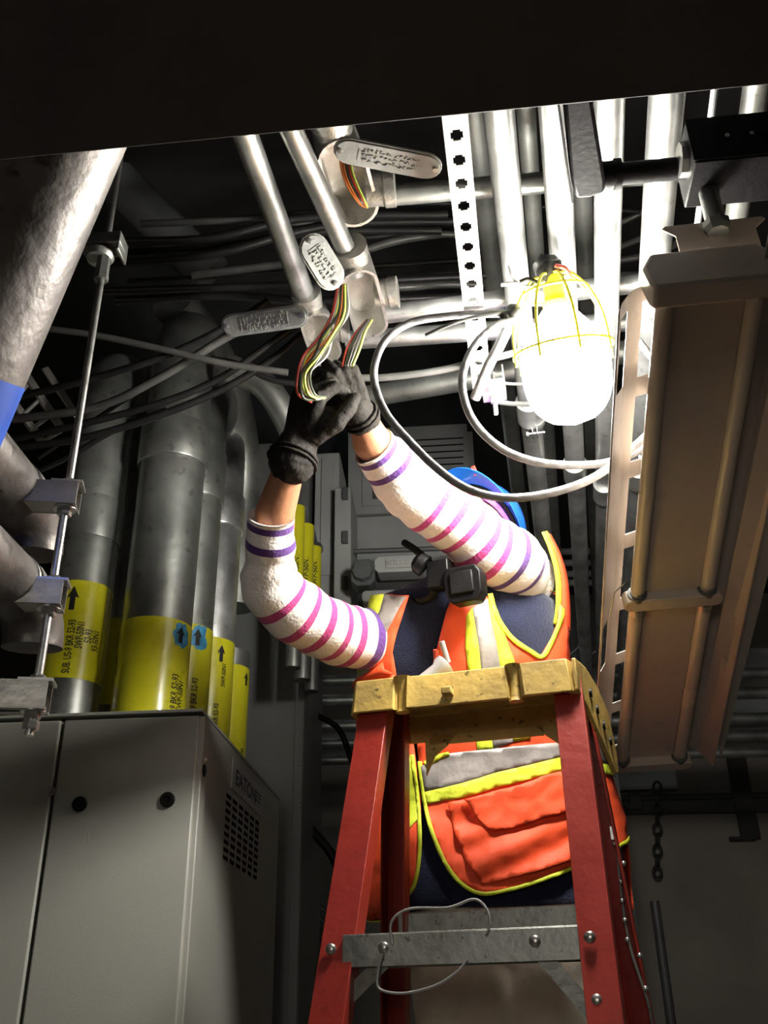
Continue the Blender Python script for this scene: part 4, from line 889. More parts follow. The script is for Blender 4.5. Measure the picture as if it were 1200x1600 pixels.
# ================================================================= ladder
def on_plane(px, py, p0, n):
    r = cam_dir(px, py); return CAM + r * ((p0 - CAM).dot(n) / r.dot(n))
LW, LD = yaw(16)
def ladder():
    NL = P(557, 1113, Y=1.86); NR = on_plane(890, 1084, NL, LD); W = (NR - NL).dot(LW); z0 = (NL.z + NR.z) / 2; H = .066; Dp = .27
    o = thing('step_ladder', Vector((NL.x + W / 2, NL.y + .15, 0)), 'red fibreglass step ladder with a scuffed yellow cap in front of the worker', 'ladder')
    at = lambda a, b, z: Vector((NL.x, NL.y, z0)) + LW * a + LD * b + UP * z
    # cap
    pts = [(0, 0), (.19, 0), (.205, .022), (.235, .022), (.25, 0), (.30, .004), (.68, .004), (.72, .004), (.735, .026), (.775, .026), (.79, -.004), (1, -.004)]
    pts = [(a * W, b) for a, b in pts] + [(W + .012, .03), (W + .012, Dp - .04), (W - .01, Dp), (.01, Dp), (-.01, Dp - .03), (-.01, .02)]
    g = G(); n = len(pts); t = .92
    cx, cy = W / 2, Dp / 2
    def ring(s, z, k=1.0): return [at(cx + (a - cx) * (s + k), cy + (b - cy) * (s * 1.4 + k), z) for a, b in pts]
    v = ring(.03, 0) + ring(0, H) + ring(-.02, 0) + ring(-.03, H - .008); f = []
    for i in range(n):
        j = (i + 1) % n; f += [(i, j, n + j, n + i), (j, i, 2 * n + i, 2 * n + j), (2 * n + j, 2 * n + i, 3 * n + i, 3 * n + j)]
    f += [tuple(range(n, 2 * n)), tuple(range(3 * n, 4 * n))[::-1]]
    g.add(v, f)
    cap = obj('ladder_cap', g, YCAP, o, smooth=20, bevel=.003)
    for a in (.22, .755):   # moulded spools in the grooves
        g = G(); lathe(g, at(a * W, .012, -.004), UP, [(.014, 0), (.010, .01), (.009, .045), (.013, .066), (.018, .072)], 14); obj('tool_slot_post', g, YCAP, cap)
    g = G(); box(g, at(.45 * W, -.012, .022), (.010, .012, .007), (LW, LD, UP)); obj('cap_catch', g, YCAP, cap, bevel=.002)
    g = G(); prism(g, [(-.002, H), (-.002, .004), (.05, -.012), (.24, -.105), (.262, -.10), (.266, -.06), (.235, .02), (.16, .055), (.08, H + .004)], at(W + .010, 0, 0), (LD + LW * .16).normalized(), UP, LW, .008); obj('end_skirt', g, YCAP, cap, bevel=.002)
    for i in range(4):
        g = G(); q = at(W + .0175 + (.085 + i * .042) * .16, (.085 + i * .042), .020 - i * .022); s = frame(LW); lathe(g, q, LW, [(.009, 0), (.009, .0045)], 12); obj('cap_hole', g, BLACK, cap)
    g = G(); prism(g, [(0, 0), (-.07, 0), (-.05, -.022), (-.02, -.045), (0, -.085)], at(W - .03, Dp - .012, .01), LW, UP, LD, .006); prism(g, [(0, 0), (W - .17, 0), (W - .17, -.02), (0, -.02)], at(.085, Dp - .012, .01), LW, UP, LD, .006)
    prism(g, [(0, 0), (.07, 0), (.05, -.022), (.02, -.045), (0, -.085)], at(.075, Dp - .012, .01), LW, UP, LD, .006); obj('rear_gusset', g, YCAP, cap)
    # rails
    def rail(pt, pb, w_, dep, back):
        d = (pb - pt).normalized(); k = (pt.z - .02) / -d.z; e = pt + d * k; s = (LW - d * LW.dot(d)).normalized(); q = d.cross(s); q = q if q.dot(LD) > 0 else -q
        q = q * back; t = .005; pl = [(-w_ / 2, 0), (w_ / 2, 0), (w_ / 2, dep), (w_ / 2 - t, dep), (w_ / 2 - t, t), (-w_ / 2 + t, t), (-w_ / 2 + t, dep), (-w_ / 2, dep)]
        g = G(); prism(g, pl, pt - d * .05, s, q, d, k + .05); r = obj('rail', g, REDFG, o, bevel=.0015)
        g = G(); box(g, e + UP * .015 + q * dep / 2, (w_ * .6, dep * .7, .02), (LW, LD, UP)); obj('rubber_foot', g, BLACK, r, bevel=.004)
        return r
    pn = at(0, .012, 0); pnb = pn - LD * .14
    tl, tr = on_plane(582, 1118, pn, LD), on_plane(888, 1088, pn, LD); bl, br = on_plane(508, 1600, pnb, LD), on_plane(946, 1600, pnb, LD)
    RL = rail(tl, bl, .060, .045, 1); RR = rail(tr, br, .054, .050, 1)
    pf = at(0, Dp - .03, 0); pfb = pf + LD * .12
    ftl, ftr = on_plane(622, 1150, pf, LD), on_plane(914, 1150, pf, LD); fbl, fbr = on_plane(622, 1600, pfb, LD), on_plane(1003, 1600, pfb, LD)
    QL = rail(ftl, fbl, .052, .045, -1); QR = rail(ftr, fbr, .050, .045, -1)
    # crossbars
    def bar(pa, pb, plane0, slope, hh, depth, nm, m=STEP, back=1):
        a = on_plane(*pa, plane0, LD); b = on_plane(*pb, plane0, LD); d = (b - a).normalized(); c = (a + b) / 2; g = G()
        box(g, c + LD * .001, ((b - a).length / 2, .0015, hh), (d, LD, UP)); box(g, c + LD * depth / 2 * back + UP * hh, ((b - a).length / 2, depth / 2, .0015), (d, LD, UP)); box(g, c + LD * depth / 2 * back - UP * hh * 0 + LD * depth / 2 * back, ((b - a).length / 2, .0015, hh), (d, LD, UP)); return obj(nm, g, m, o, bevel=.001), a, b
    ps = at(0, .008, 0) - LD * .112
    b1, s0, s1 = bar((535, 1487), (905, 1473), ps, 0, .0245, .07, 'step')
    pr = pf + LD * .068
    bar((622, 1447), (905, 1432), pr, 0, .022, .03, 'rear_crossbar')
    for k in range(1, 5):   # lower steps, spread with the rails
        dz = -.305 * k; wid = (s1 - s0); e = .03 * k; c0 = s0 + UP * dz - LD * (.076 * k) - LW * e; c1_ = s1 + UP * dz - LD * (.076 * k) + LW * e; d = (c1_ - c0).normalized()
        g = G(); box(g, (c0 + c1_) / 2 + LD * .035, ((c1_ - c0).length / 2, .035, .022), (d, LD, UP)); obj('step', g, STEP, o, bevel=.002)
        c0 = on_plane(622, 1447, pr, LD) + UP * dz + LD * (.066 * k); c1_ = on_plane(905, 1432, pr, LD) + UP * dz + LD * (.066 * k) + LW * .03; g = G(); box(g, (c0 + c1_) / 2, ((c1_ - c0).length / 2, .012, .02), (LW, LD, UP)); obj('rear_crossbar', g, STEP, o)
    def brace(pa, pb):
        a, b = on_plane(*pa, ps + LD * .012, LD), on_plane(*pb, ps + LD * .030, LD); d = (b - a).normalized(); s = d.cross(LD).normalized(); q = s.cross(d); g = G(); box(g, (a + b) / 2, ((b - a).length / 2, .0012, .0125), (d, q, s)); obj('knee_brace', g, STEP, o)
    brace((600, 1502), (522, 1580)); brace((845, 1490), (925, 1582))
    for (px, py) in ((515, 1483), (598, 1480), (835, 1470), (921, 1464), (499, 1578), (932, 1563)):
        c = on_plane(px, py, ps - LD * .006 - LD * (.012 if py > 1500 else 0), LD); g = G(); lathe(g, c + LD * .008, -LD, [(.0098, 0), (.0098, .003), (.0075, .0065), (.003, .008)], 14); obj('rivet', g, RIVET, o, smooth=60)
    # spreader hardware along the right rear rail
    for k, (px, py) in enumerate(((962, 1322), (968, 1345), (976, 1352), (972, 1380), (974, 1410), (978, 1440), (982, 1470), (1001, 1494), (1010, 1545))):
        c = on_plane(px, py, pr, LD) - LD * .03; g = G(); sphere(g, c, .0055, 10, 6); obj('chain_bead', g, ZINC, QR)
    c = on_plane(959, 1300, pr, LD) - LD * .03; g = G(); box(g, c, (.006, .003, .02), (LW, LD, UP)); obj('spreader_tab', g, ZINC, QR, bevel=.001)
    pts = [on_plane(x, y, pr, LD) - LD * .03 for x, y in ((966, 1320), (973, 1400), (986, 1480), (1012, 1560), (1020, 1600))]; g = G(); tube(g, spline(pts, 8), .0028, 6); obj('spreader_chain', g, GALVD, QR)
    return at, W, z0, H, ps, pr
LAT, LWD, LZ0, LH, LPS, LPR = ladder()
# thin wire loop on the ladder step
wp = [(612, 1475), (612, 1440), (640, 1420), (700, 1418), (740, 1405), (760, 1420), (765, 1445), (758, 1462)]
wire([on_plane(x, y, LPS - LD * .012, LD) for x, y in wp] , .0022, WG, 'tie_wire', 'thin loose wire looped over the ladder step')
wire([on_plane(x, y, LPS - LD * .012, LD) for x, y in ((598, 1490), (590, 1520), (593, 1545), (630, 1552), (680, 1540), (715, 1518), (730, 1500))], .0022, WG, 'tie_wire', 'thin loose wire drooping below the ladder step')
# tools standing in the cap
c = P(688, 1062, Y=2.03); ax = (P(708, 1038, Y=1.98) - c).normalized()
o = thing('grey_flashlight', c, 'short grey tube lying against the vest above the ladder cap', 'flashlight'); g = G(); a0 = P(655, 1072, Y=1.97); a1 = P(697, 1040, Y=1.97); lathe(g, a0, a1 - a0, [(.018, 0), (.019, (a1 - a0).length * .7), (.026, (a1 - a0).length * .85), (.026, (a1 - a0).length)], 24); obj('tube_body', g, CLEAR, o)
g = G(); lathe(g, a1, a1 - a0, [(.022, 0), (.022, .002)], 20); obj('lens', g, EQGREY, o)
o = thing('marker_pen', P(694, 1035, Y=2.02), 'thin clear pen with a red tip standing in the orange vest pocket', 'pen'); g = G(); tube(g, [P(700, 1035, Y=2.02), P(690, 1002, Y=2.0)], .0065, 12); obj('barrel', g, CLEAR, o)
g = G(); tube(g, [P(682, 1040, Y=2.03), P(681, 1015, Y=2.01)], .006, 10); obj('red_cap', g, WR, o)

# ================================================================= worker
def loft(rings, nseg=48, ex=2.4, noise_amp=0.0, off=0.0, caps=True, yaw_deg=-6):
    g = G(); X, Yd = yaw(yaw_deg); v = []; R_ = []
    # interpolate rings
    rr = []
    for i in range(len(rings) - 1):
        for k in range(6): t = k / 6; rr.append(tuple(a + (b - a) * t for a, b in zip(rings[i], rings[i + 1])))
    rr.append(rings[-1])
    for (x, y, z, hw, hd) in rr:
        hw += off; hd += off
        for k in range(nseg):
            t = 2 * PI * k / nseg; c, s = math.cos(t), math.sin(t)
            px = math.copysign(abs(c) ** (2 / ex), c) * hw; py = math.copysign(abs(s) ** (2 / ex), s) * hd
            p = Vector((x, y, z)) + X * px + Yd * py
            if noise_amp:
                nn = (X * c + Yd * s); p += nn * noise_amp * (noise.noise(Vector((p.x * 7, p.y * 7, p.z * 4.5))) + .6 * noise.noise(Vector((p.x * 17 + 4, p.y * 17, p.z * 10))))
            v.append(p)
    m = len(rr); f = [(i * nseg + k, i * nseg + (k + 1) % nseg, (i + 1) * nseg + (k + 1) % nseg, (i + 1) * nseg + k) for i in range(m - 1) for k in range(nseg)]
    if caps: f += [tuple(range(nseg))[::-1], tuple((m - 1) * nseg + k for k in range(nseg))]
    g.add(v, f); return g
TR = [(738, 895, 42, 2.23, .055), (738, 918, 100, 2.24, .085), (727, 942, 143, 2.25, .108), (722, 990, 155, 2.27, .125), (727, 1060, 160, 2.31, .135), (737, 1130, 168, 2.38, .145),
      (757, 1200, 182, 2.42, .150), (770, 1270, 196, 2.44, .150), (775, 1340, 206, 2.44, .150), (777, 1425, 210, 2.44, .150)]
rings = []
for (px, py, hw, Y, hd) in TR:
    c = P(px, py, Y=Y); a = P(px + hw, py, Y=Y); rings.append((c.x, c.y, c.z, a.x - c.x, hd))
pel = rings[-1]
person = thing('worker', Vector((rings[6][0], 2.45, .86)), 'person in a blue hard hat and orange safety vest reaching up to pull wires', 'person')
sh_L, el_L, wr_L = P(600, 992, d=2.36), P(432, 928, d=2.17), P(455, 722, d=2.05)
cu_L, cu_R = P(430, 800, d=2.09), P(580, 690, d=2.15)
sh_R, el_R, wr_R = P(812, 893, d=2.44), P(662, 776, d=2.26), P(567, 655, d=2.12)
# head frame
hc = P(738, 832, Y=2.22)
hf = Vector((-.40, -.62, .62)).normalized(); hu = Vector((.42, .28, .86)); hu = (hu - hf * hu.dot(hf)).normalized(); hs = hf.cross(hu)
hips = Vector((pel[0], pel[1], pel[2] + .04)); chest = Vector(rings[3][:3]); neck = Vector(rings[0][:3])
footz = .93
legs = []
for s in (-1, 1):
    hp = hips + Vector((s * .085, 0, -.05)); kn = hp + Vector((s * .015, -.05, -.36)); an = Vector((hp.x + s * .02, hp.y + .04, footz + .08)); legs.append((hp, kn, an))
g = G()
cone_caps(g, [hips, hips + UP * .15, chest, neck], [.115, .105, .105, .05])
sphere(g, hips, .12, 16, 10, sc3=(1.2, .85, .8)); sphere(g, chest, .13, 16, 10, sc3=(1.15, .75, 1))
cone_caps(g, [neck, hc - hu * .04], [.052, .048])
for s_, e_, w_, q_ in ((sh_L, el_L, wr_L, cu_L), (sh_R, el_R, wr_R, cu_R)):
    cone_caps(g, [s_, (s_ + e_) / 2 + ((s_ + e_) / 2 - (s_ + w_) / 2) * .10, e_, q_, w_], [.045, .038, .034, .045, .033]); cone_caps(g, [chest + UP * .08, s_], [.06, .05])
for hp, kn, an in legs: cone_caps(g, [hp, kn, kn * .65 + an * .35, an], [.085, .055, .055, .036]); cone_caps(g, [an, an + Vector((0, -.02, -.05)), an + Vector((0, -.14, -.06))], [.036, .035, .03])
# head: skull, jaw, nose, lips, brow, ears
sphere(g, hc + hu * .015, .098, 24, 16, sc3=(.80, .95, 1.05), ax=(hs, hf, hu)); sphere(g, hc - hu * .045 + hf * .030, .062, 20, 12, sc3=(.92, .95, .9), ax=(hs, hf, hu))
sphere(g, hc - hu * .088 + hf * .058, .022, 12, 8)
cone_caps(g, [hc + hf * .088 + hu * .012, hc + hf * .104 - hu * .022], [.008, .0135]); sphere(g, hc + hf * .092 - hu * .028 + hs * .010, .009, 8, 6); sphere(g, hc + hf * .092 - hu * .028 - hs * .010, .009, 8, 6)
cone_caps(g, [hc + hf * .078 - hu * .052 - hs * .018, hc + hf * .088 - hu * .050, hc + hf * .078 - hu * .052 + hs * .018], [.006, .008, .006]); cone_caps(g, [hc + hf * .076 - hu * .062 - hs * .014, hc + hf * .085 - hu * .063, hc + hf * .076 - hu * .062 + hs * .014], [.006, .008, .006])
for s in (-1, 1):
    sphere(g, hc + hs * s * .080 - hu * .004 - hf * .005, .026, 12, 8, sc3=(.35, .7, 1.1), ax=(hs, hf, hu)); cone_caps(g, [hc + hf * .086 + hu * .032 + hs * s * .012, hc + hf * .078 + hu * .034 + hs * s * .045], [.007, .007])
bg = remesh(g, .0052, 5)
obj('body', bg, SKIN, person, smooth=180, label='brown skinned body with bare forearms')
for s in (-1, 1):
    g = G(); sphere(g, hc + hf * .080 + hu * .016 + hs * s * .032, .0115, 14, 10); e = obj('eye', g, WHITEEYE, person, smooth=180)
    g = G(); sphere(g, hc + hf * .0885 + hu * .018 + hs * s * .032, .0052, 10, 8); obj('pupil', g, BLACK, e, smooth=180)
# purple bandana, hard hat
g = G(); sphere(g, hc + hu * .024 - hf * .010, .109, 28, 18, sc3=(.86, 1.0, 1.02), ax=(hs, hf, hu)); gv = G(); keep = {}
nf = []
for q in g.f:
    cc = sum((g.v[i] for i in q), Vector()) / len(q) - hc
    if cc.dot(hu) > .028 - .0 * cc.dot(hf) - (.09 if cc.dot(hf) < -.01 else 0): nf.append(q)
g.f = nf; g.m = [0] * len(nf); o_ = obj('bandana', g, PURP, person, smooth=180)
def hardhat():
    hax = (hu * 1.0 - hf * .10).normalized(); hx = hs; hy = hx.cross(hax); hy = hy if hy.dot(hf) > 0 else -hy
    c = hc + hu * .045 - hf * .018
    g = G(); n = 48; prof = [(0, .118), (.3, .115), (.55, .102), (.75, .080), (.9, .050), (.97, .022), (1.0, 0)]; v = []; f = []
    def P3(rr, h, t, ex=0): return c + hx * (math.cos(t) * .112 * rr) + hy * (math.sin(t) * .136 * rr) + hax * h
    for rr, h in prof:
        for k in range(n):
            t = 2 * PI * k / n; v.append(P3(max(rr, .02), h + (.006 * math.exp(-(math.cos(t) * rr / .18) ** 2) if h > .05 else 0), t))
    for k in range(n):   # brim
        t = 2 * PI * k / n; fw = max(0, math.sin(t)) ** 1.5; v.append(P3(1.10 + .26 * fw, -.010 - .006 * fw, t))
    for k in range(n):
        t = 2 * PI * k / n; fw = max(0, math.sin(t)) ** 1.5; v.append(P3(1.10 + .26 * fw, -.015 - .006 * fw, t))
    for i in range(len(prof) + 1):
        for k in range(n): f.append((i * n + k, (i + 1) * n + k, (i + 1) * n + (k + 1) % n, i * n + (k + 1) % n))
    # inner shell
    m0 = len(v)
    for rr, h in [(.975, -.004), (.95, .02), (.87, .048), (.72, .076), (.52, .096), (.28, .108), (.02, .111)]:
        for k in range(n): v.append(P3(rr, h, 2 * PI * k / n))
    pv = (len(prof) + 1) * n
    for k in range(n): f.append((pv + k, m0 + k, m0 + (k + 1) % n, pv + (k + 1) % n))
    for i in range(6):
        for k in range(n): f.append((m0 + i * n + k, m0 + (i + 1) * n + k, m0 + (i + 1) * n + (k + 1) % n, m0 + i * n + (k + 1) % n))
    g.add(v, f); sh = obj('hard_hat', g, BLUEH, person, smooth=50, label='blue hard hat tilted back')
    g = G(); rp = [P3(.90, -.004, 2 * PI * k / 36) for k in range(36)]; tube(g, rp, .009, 8, closed=True, flat=.3); obj('sweat_band', g, BLKPL, sh)
    for k in range(8):
        t = 2 * PI * (k + .5) / 8; g = G(); tube(g, [P3(.93, .004, t), P3(.90, .03, t), P3(.62, .062, t), P3(.1, .082, t)], .006, 6, flat=.4); obj('suspension_strap', g, BLKPL if k % 2 else BLUEH, sh)
    g = G(); q = P3(1.3, -.012, PI * .62); box(g, q, (.004, .012, .004), (hx, hy, hax)); obj('red_tab', g, WR, sh)
hardhat()
# navy shirt torso
sg = loft(rings, 56, 2.3, .006, -.006); obj('navy_shirt', sg, NAVY, person, smooth=180)
g = G(); nk = rings[0]; tube(g, [Vector((nk[0] + math.cos(t) * .075, nk[1] - .01 + math.sin(t) * .07, nk[2] - .02 - .035 * max(0, -math.sin(t)))) for t in [2 * PI * k / 24 for k in range(24)]], .016, 10, closed=True); obj('shirt_collar', g, NAVY, person, smooth=80)
# striped sleeves
def sleeve(pts, rs, stops, nm, seed):
    g = G(); k = 8; c = spline(pts, k); N = len(c); rr = []
    for i in range(len(rs) - 1):
        for j in range(k): t = j / k; t = t * t * (3 - 2 * t); rr.append(rs[i] * (1 - t) + rs[i + 1] * t)
    rr.append(rs[-1]); n = 40; tube(g, c, rr, n, caps=False); L = [0]
    for i in range(1, N): L.append(L[-1] + (c[i] - c[i - 1]).length)
    g.uv = []
    for i in range(N):
        for q in range(n):
            v = g.v[i * n + q]; d = (v - c[i]).normalized(); e = 1 if i > 1 else .2
            cr = math.sin(L[i] * 95 + 5 * noise.noise(v * 6 + Vector((seed, 0, 0)))) * .0022 * e
            g.v[i * n + q] = v + d * (noise.noise(v * 9 + Vector((seed, 3, 1))) * .009 * e + cr); g.uv.append((L[i] / L[-1], q / n))
    # turned-in cuff
    v = [c[0] + (g.v[q] - c[0]) * .93 for q in range(n)] + [c[2] + (g.v[2 * n + q] - c[2]) * .93 for q in range(n)]; b = len(g.v)
    g.v += v; g.uv += [(0, 0)] * (2 * n); fs = [(q, (q + 1) % n, b + (q + 1) % n, b + q) for q in range(n)] + [(b + q, b + (q + 1) % n, b + n + (q + 1) % n, b + n + q) for q in range(n)]
    g.f += fs; g.m += [0] * len(fs)
    return obj('striped_sleeve', g, sleeve_mat(nm, stops), person, smooth=180, label='off-white knit sleeve with magenta and purple bands')
MG = (.42, .035, .17); PU = (.075, .02, .16)
chL = Vector(rings[3][:3]) + Vector((-.10, 0, .0)); chR = Vector(rings[3][:3]) + Vector((.10, 0, .06))
sleeve([P(424, 806, d=2.08), P(421, 862, d=2.12), P(424, 918, d=2.16), P(462, 958, d=2.2), P(515, 984, d=2.26), P(572, 1000, d=2.34), P(610, 1004, d=2.46)], [.050, .056, .066, .072, .076, .076, .055],
       [(.015, .040, PU), (.085, .115, PU)] + [(a, a + .028, MG) for a in (.33, .415, .50, .58, .655)] + [(.735, .762, PU), (.81, .84, PU)], 'left_sleeve_knit', 1)
sleeve([P(583, 697, d=2.16), P(612, 728, d=2.2), P(652, 768, d=2.25), P(702, 806, d=2.28), P(752, 850, d=2.31), P(797, 876, d=2.36), P(820, 905, d=2.46)], [.052, .064, .078, .080, .082, .084, .078],
       [(.012, .035, PU), (.085, .110, PU)] + [(a, a + .026, MG) for a in (.34, .425, .505, .585, .655)] + [(.735, .760, PU), (.82, .845, PU)], 'right_sleeve_knit', 6)
# trousers and boots
g = G(); hp0 = Vector((pel[0], pel[1], pel[2]))
lr = []
pg = G(); cone_caps(pg, [hp0 + UP * .12, hp0 - UP * .04], [.11, .12], 20); sphere(pg, hp0 - UP * .04, .16, 20, 12, sc3=(1.15, .72, .8))
for hp, kn, an in legs: cone_caps(pg, [hp + Vector((0, 0, .02)), (hp + kn) / 2, kn, (kn + an) / 2, an + UP * .03], [.125, .110, .095, .092, .085], 20)
pg = remesh(pg, .012, 6)
for i, v in enumerate(pg.v): pg.v[i] = v + Vector((noise.noise(v * 9), noise.noise(v * 9 + Vector((5, 5, 5))), noise.noise(v * 8 + Vector((1, 7, 2))))) * .022
obj('khaki_trousers', pg, KHAKI, person, smooth=180)
for hp, kn, an in legs:
    bt = G(); cone_caps(bt, [an + UP * .06, an - UP * .03], [.052, .05]); cone_caps(bt, [an + Vector((0, .02, -.04)), an + Vector((0, -.10, -.05)), an + Vector((0, -.17, -.055))], [.045, .046, .036]); bt = remesh(bt, .008, 4)
    b_ = obj('boot', bt, BROWNPL, person, smooth=180); g = G(); prism(g, [(-.05, -.22), (.05, -.22), (.05, .07), (-.05, .07)], an + UP * -.10, Vector((1, 0, 0)), Vector((0, 1, 0)), UP, .018); obj('boot_sole', g, BLACK, b_, bevel=.006)

# ---- vest, cut as panels wrapped on the torso
tg = loft(rings, 96, 2.3, .010, .008)
tree = BVHTree.FromPolygons([tuple(v) for v in tg.v], tg.f)
X_, Y_ = yaw(-6)
def wrap_px(px, py, off):
    r = cam_dir(px, py).normalized(); h, n_, i, d = tree.ray_cast(CAM, r)
    if h is None:
        best = None
        for t in [1.9 + .05 * k for k in range(28)]:
            q, nn, j, dd = tree.find_nearest(CAM + r * t)
            if best is None or dd < best[2]: best = (q, nn, dd)
        h, n_, _ = best
    k = min(range(len(rings)), key=lambda i: abs(rings[i][2] - h.z)); ou = Vector((h.x - rings[k][0], h.y - rings[k][1], 0))
    if n_.dot(ou) < 0: n_ = -n_
    return h + n_ * off
def inside(p, poly):
    x, y = p; c = False; j = len(poly) - 1
    for i in range(len(poly)):
        if (poly[i][1] > y) != (poly[j][1] > y) and x < (poly[j][0] - poly[i][0]) * (y - poly[i][1]) / (poly[j][1] - poly[i][1]) + poly[i][0]: c = not c
        j = i
    return c
def patch(name, poly, m, par, off, thick=.002, step=9, bulge=None, label=None):
    bp = []
    for i in range(len(poly)):
        a, b = poly[i], poly[(i + 1) % len(poly)]; L = math.hypot(b[0] - a[0], b[1] - a[1]); k = max(1, int(L / step))
        for j in range(k): bp.append((a[0] + (b[0] - a[0]) * j / k, a[1] + (b[1] - a[1]) * j / k))
    x0, x1 = min(p[0] for p in bp), max(p[0] for p in bp); y0, y1 = min(p[1] for p in bp), max(p[1] for p in bp); ip = []
    y = y0 + step / 2
    while y < y1:
        x = x0 + step / 2
        while x < x1:
            if inside((x, y), bp) and min((x - p[0]) ** 2 + (y - p[1]) ** 2 for p in bp) > (step * .5) ** 2: ip.append((x, y))
            x += step
        y += step
    n = len(bp); V = [Vector(p) for p in bp + ip]
    vo, eo, fo, *_ = geometry.delaunay_2d_cdt(V, [(i, (i + 1) % n) for i in range(n)], [tuple(range(n))], 1, 1e-5)
    g = G(); v = []
    for p in vo:
        o_ = off + (bulge(p.x, p.y) if bulge else 0); v.append(wrap_px(p.x, p.y, o_))
    g.add(v, [tuple(f) for f in fo]); q = obj(name, g, m, par, smooth=180, label=label); s = q.modifiers.new('t', 'SOLIDIFY'); s.thickness = thick; s.offset = 0; return q
def strip(path, w_):
    L, R2 = [], []; n = len(path)
    for i, (x, y) in enumerate(path):
        a = path[max(0, i - 1)]; b = path[min(n - 1, i + 1)]; dx, dy = b[0] - a[0], b[1] - a[1]; l = math.hypot(dx, dy) or 1; L.append((x - dy / l * w_ / 2, y + dx / l * w_ / 2)); R2.append((x + dy / l * w_ / 2, y - dx / l * w_ / 2))
    return L + R2[::-1]
def sp2(pts, k=5): return [(v.x, v.y) for v in spline([Vector((x, y, 0)) for x, y in pts], k)]
wr = lambda x, y: .006 * noise.noise(Vector((x * .022, y * .018, 1))) + .004 * noise.noise(Vector((x * .06, y * .05, 4)))
# back and sides of the vest
bgv = loft(rings[1:], 64, 2.3, .010, .013, caps=False); nseg = 64; nf = []
for q in bgv.f:
    cc = sum((bgv.v[i] for i in q), Vector()) / 4; k = q[0] % nseg; t = 2 * PI * k / nseg
    zrel = cc.z; arm = zrel > rings[4][2] - .02 and abs(math.cos(t)) > .72
    if math.sin(t) > -.12 and not arm: nf.append(q)
bgv.f = nf; bgv.m = [0] * len(nf); vb = obj('vest_back', bgv, ORANGE, person, smooth=180); s = vb.modifiers.new('t', 'SOLIDIFY'); s.thickness = .002
rp = [(712, 922), (740, 930), (765, 935), (778, 965), (797, 995), (820, 1015), (842, 1027), (858, 1000), (866, 975), (870, 940), (866, 900), (858, 862), (854, 845), (864, 848), (876, 890), (882, 960), (888, 1040), (905, 1120), (935, 1180), (960, 1240), (984, 1310), (940, 1338), (893, 1356), (840, 1378), (785, 1394), (750, 1396), (715, 1376), (690, 1340), (668, 1280), (656, 1200), (650, 1130), (668, 1070), (684, 1010), (698, 955)]
VR = patch('vest_panel', rp, ORANGE, person, .006, .003, 9, wr, 'orange right front panel of the vest')
lp = [(568, 941), (585, 932), (612, 930), (640, 932), (622, 985), (614, 1020), (622, 1062), (640, 1110), (650, 1180), (658, 1250), (660, 1320), (650, 1380), (600, 1430), (566, 1434), (562, 1350), (560, 1250), (562, 1150), (556, 1085), (553, 1072), (566, 1040), (567, 990)]
VL = patch('vest_panel', lp, ORANGE, person, .006, .003, 9, wr, 'orange left front panel of the vest')
def on(par, nm, poly, m, lab=None, off=.010, th=.0022, bl=None): return patch(nm, poly, m, par, off, th, 7, bl or wr, lab)
on(VR, 'reflective_strip', [(737, 952), (760, 938), (768, 985), (776, 1020), (783, 1060), (800, 1160), (770, 1170), (752, 1060), (748, 1020)], REFL, 'grey vertical reflective strip')
on(VR, 'lime_strip', [(728, 962), (737, 952), (748, 1020), (752, 1060), (770, 1170), (745, 1175), (733, 1060), (727, 1010)], YTRIM)
on(VR, 'lime_strip', [(760, 930), (767, 938), (785, 985), (805, 1045), (826, 1155), (800, 1160), (783, 1060), (776, 1020), (768, 985)], YTRIM)
on(VR, 'waist_reflective_strip', [(658, 1198), (680, 1184), (705, 1176), (790, 1168), (872, 1160), (945, 1170), (956, 1196), (900, 1190), (874, 1184), (776, 1207), (720, 1224), (664, 1237)], REFL, 'grey reflective band around the waist', .011)
on(VR, 'waist_lime_strip', [(664, 1237), (720, 1224), (776, 1207), (874, 1184), (905, 1190), (957, 1197), (962, 1214), (900, 1206), (876, 1205), (780, 1230), (725, 1246), (668, 1258)], YTRIM, None, .011)
on(VR, 'waist_lime_strip', [(662, 1190), (680, 1180), (700, 1174), (702, 1180), (690, 1186), (666, 1199)], YTRIM, None, .0125)
pk = on(VR, 'pocket', [(700, 1256), (780, 1238), (888, 1214), (900, 1270), (900, 1340), (840, 1362), (780, 1378), (752, 1384), (730, 1352), (710, 1308)], ORANGE, None, .013, .003, lambda x, y: wr(x, y) + .016 * math.exp(-((x - 800) / 70) ** 2 - ((y - 1320) / 45) ** 2) + .006 * math.sin((x * .5 + y) * .11))
on(VR, 'pocket_flap', sp2([(722, 1248), (800, 1228), (882, 1206), (890, 1262), (840, 1280), (785, 1300), (765, 1301), (748, 1288), (735, 1268)], 2), ORANGE, None, .030, .003)
on(VR, 'edge_trim', strip(sp2([(657, 1190), (662, 1240), (672, 1290), (692, 1342), (716, 1377), (750, 1397), (790, 1392), (840, 1377), (893, 1356), (940, 1337), (984, 1309)]), 6), YTRIM, None, .0105)
on(VR, 'armhole_trim', strip(sp2([(763, 930), (772, 958), (785, 982), (803, 1003), (826, 1018), (844, 1026), (858, 1003), (868, 975), (873, 940), (870, 900), (862, 862), (856, 846)]), 7), YTRIM, None, .0115)
on(VL, 'edge_trim', strip(sp2([(646, 1180), (653, 1240), (657, 1300), (655, 1350), (648, 1386), (630, 1408)]), 6), YTRIM, None, .0105)
on(VL, 'hem_trim', strip([(567, 1434), (600, 1430), (625, 1412)], 6), YTRIM, None, .0105)
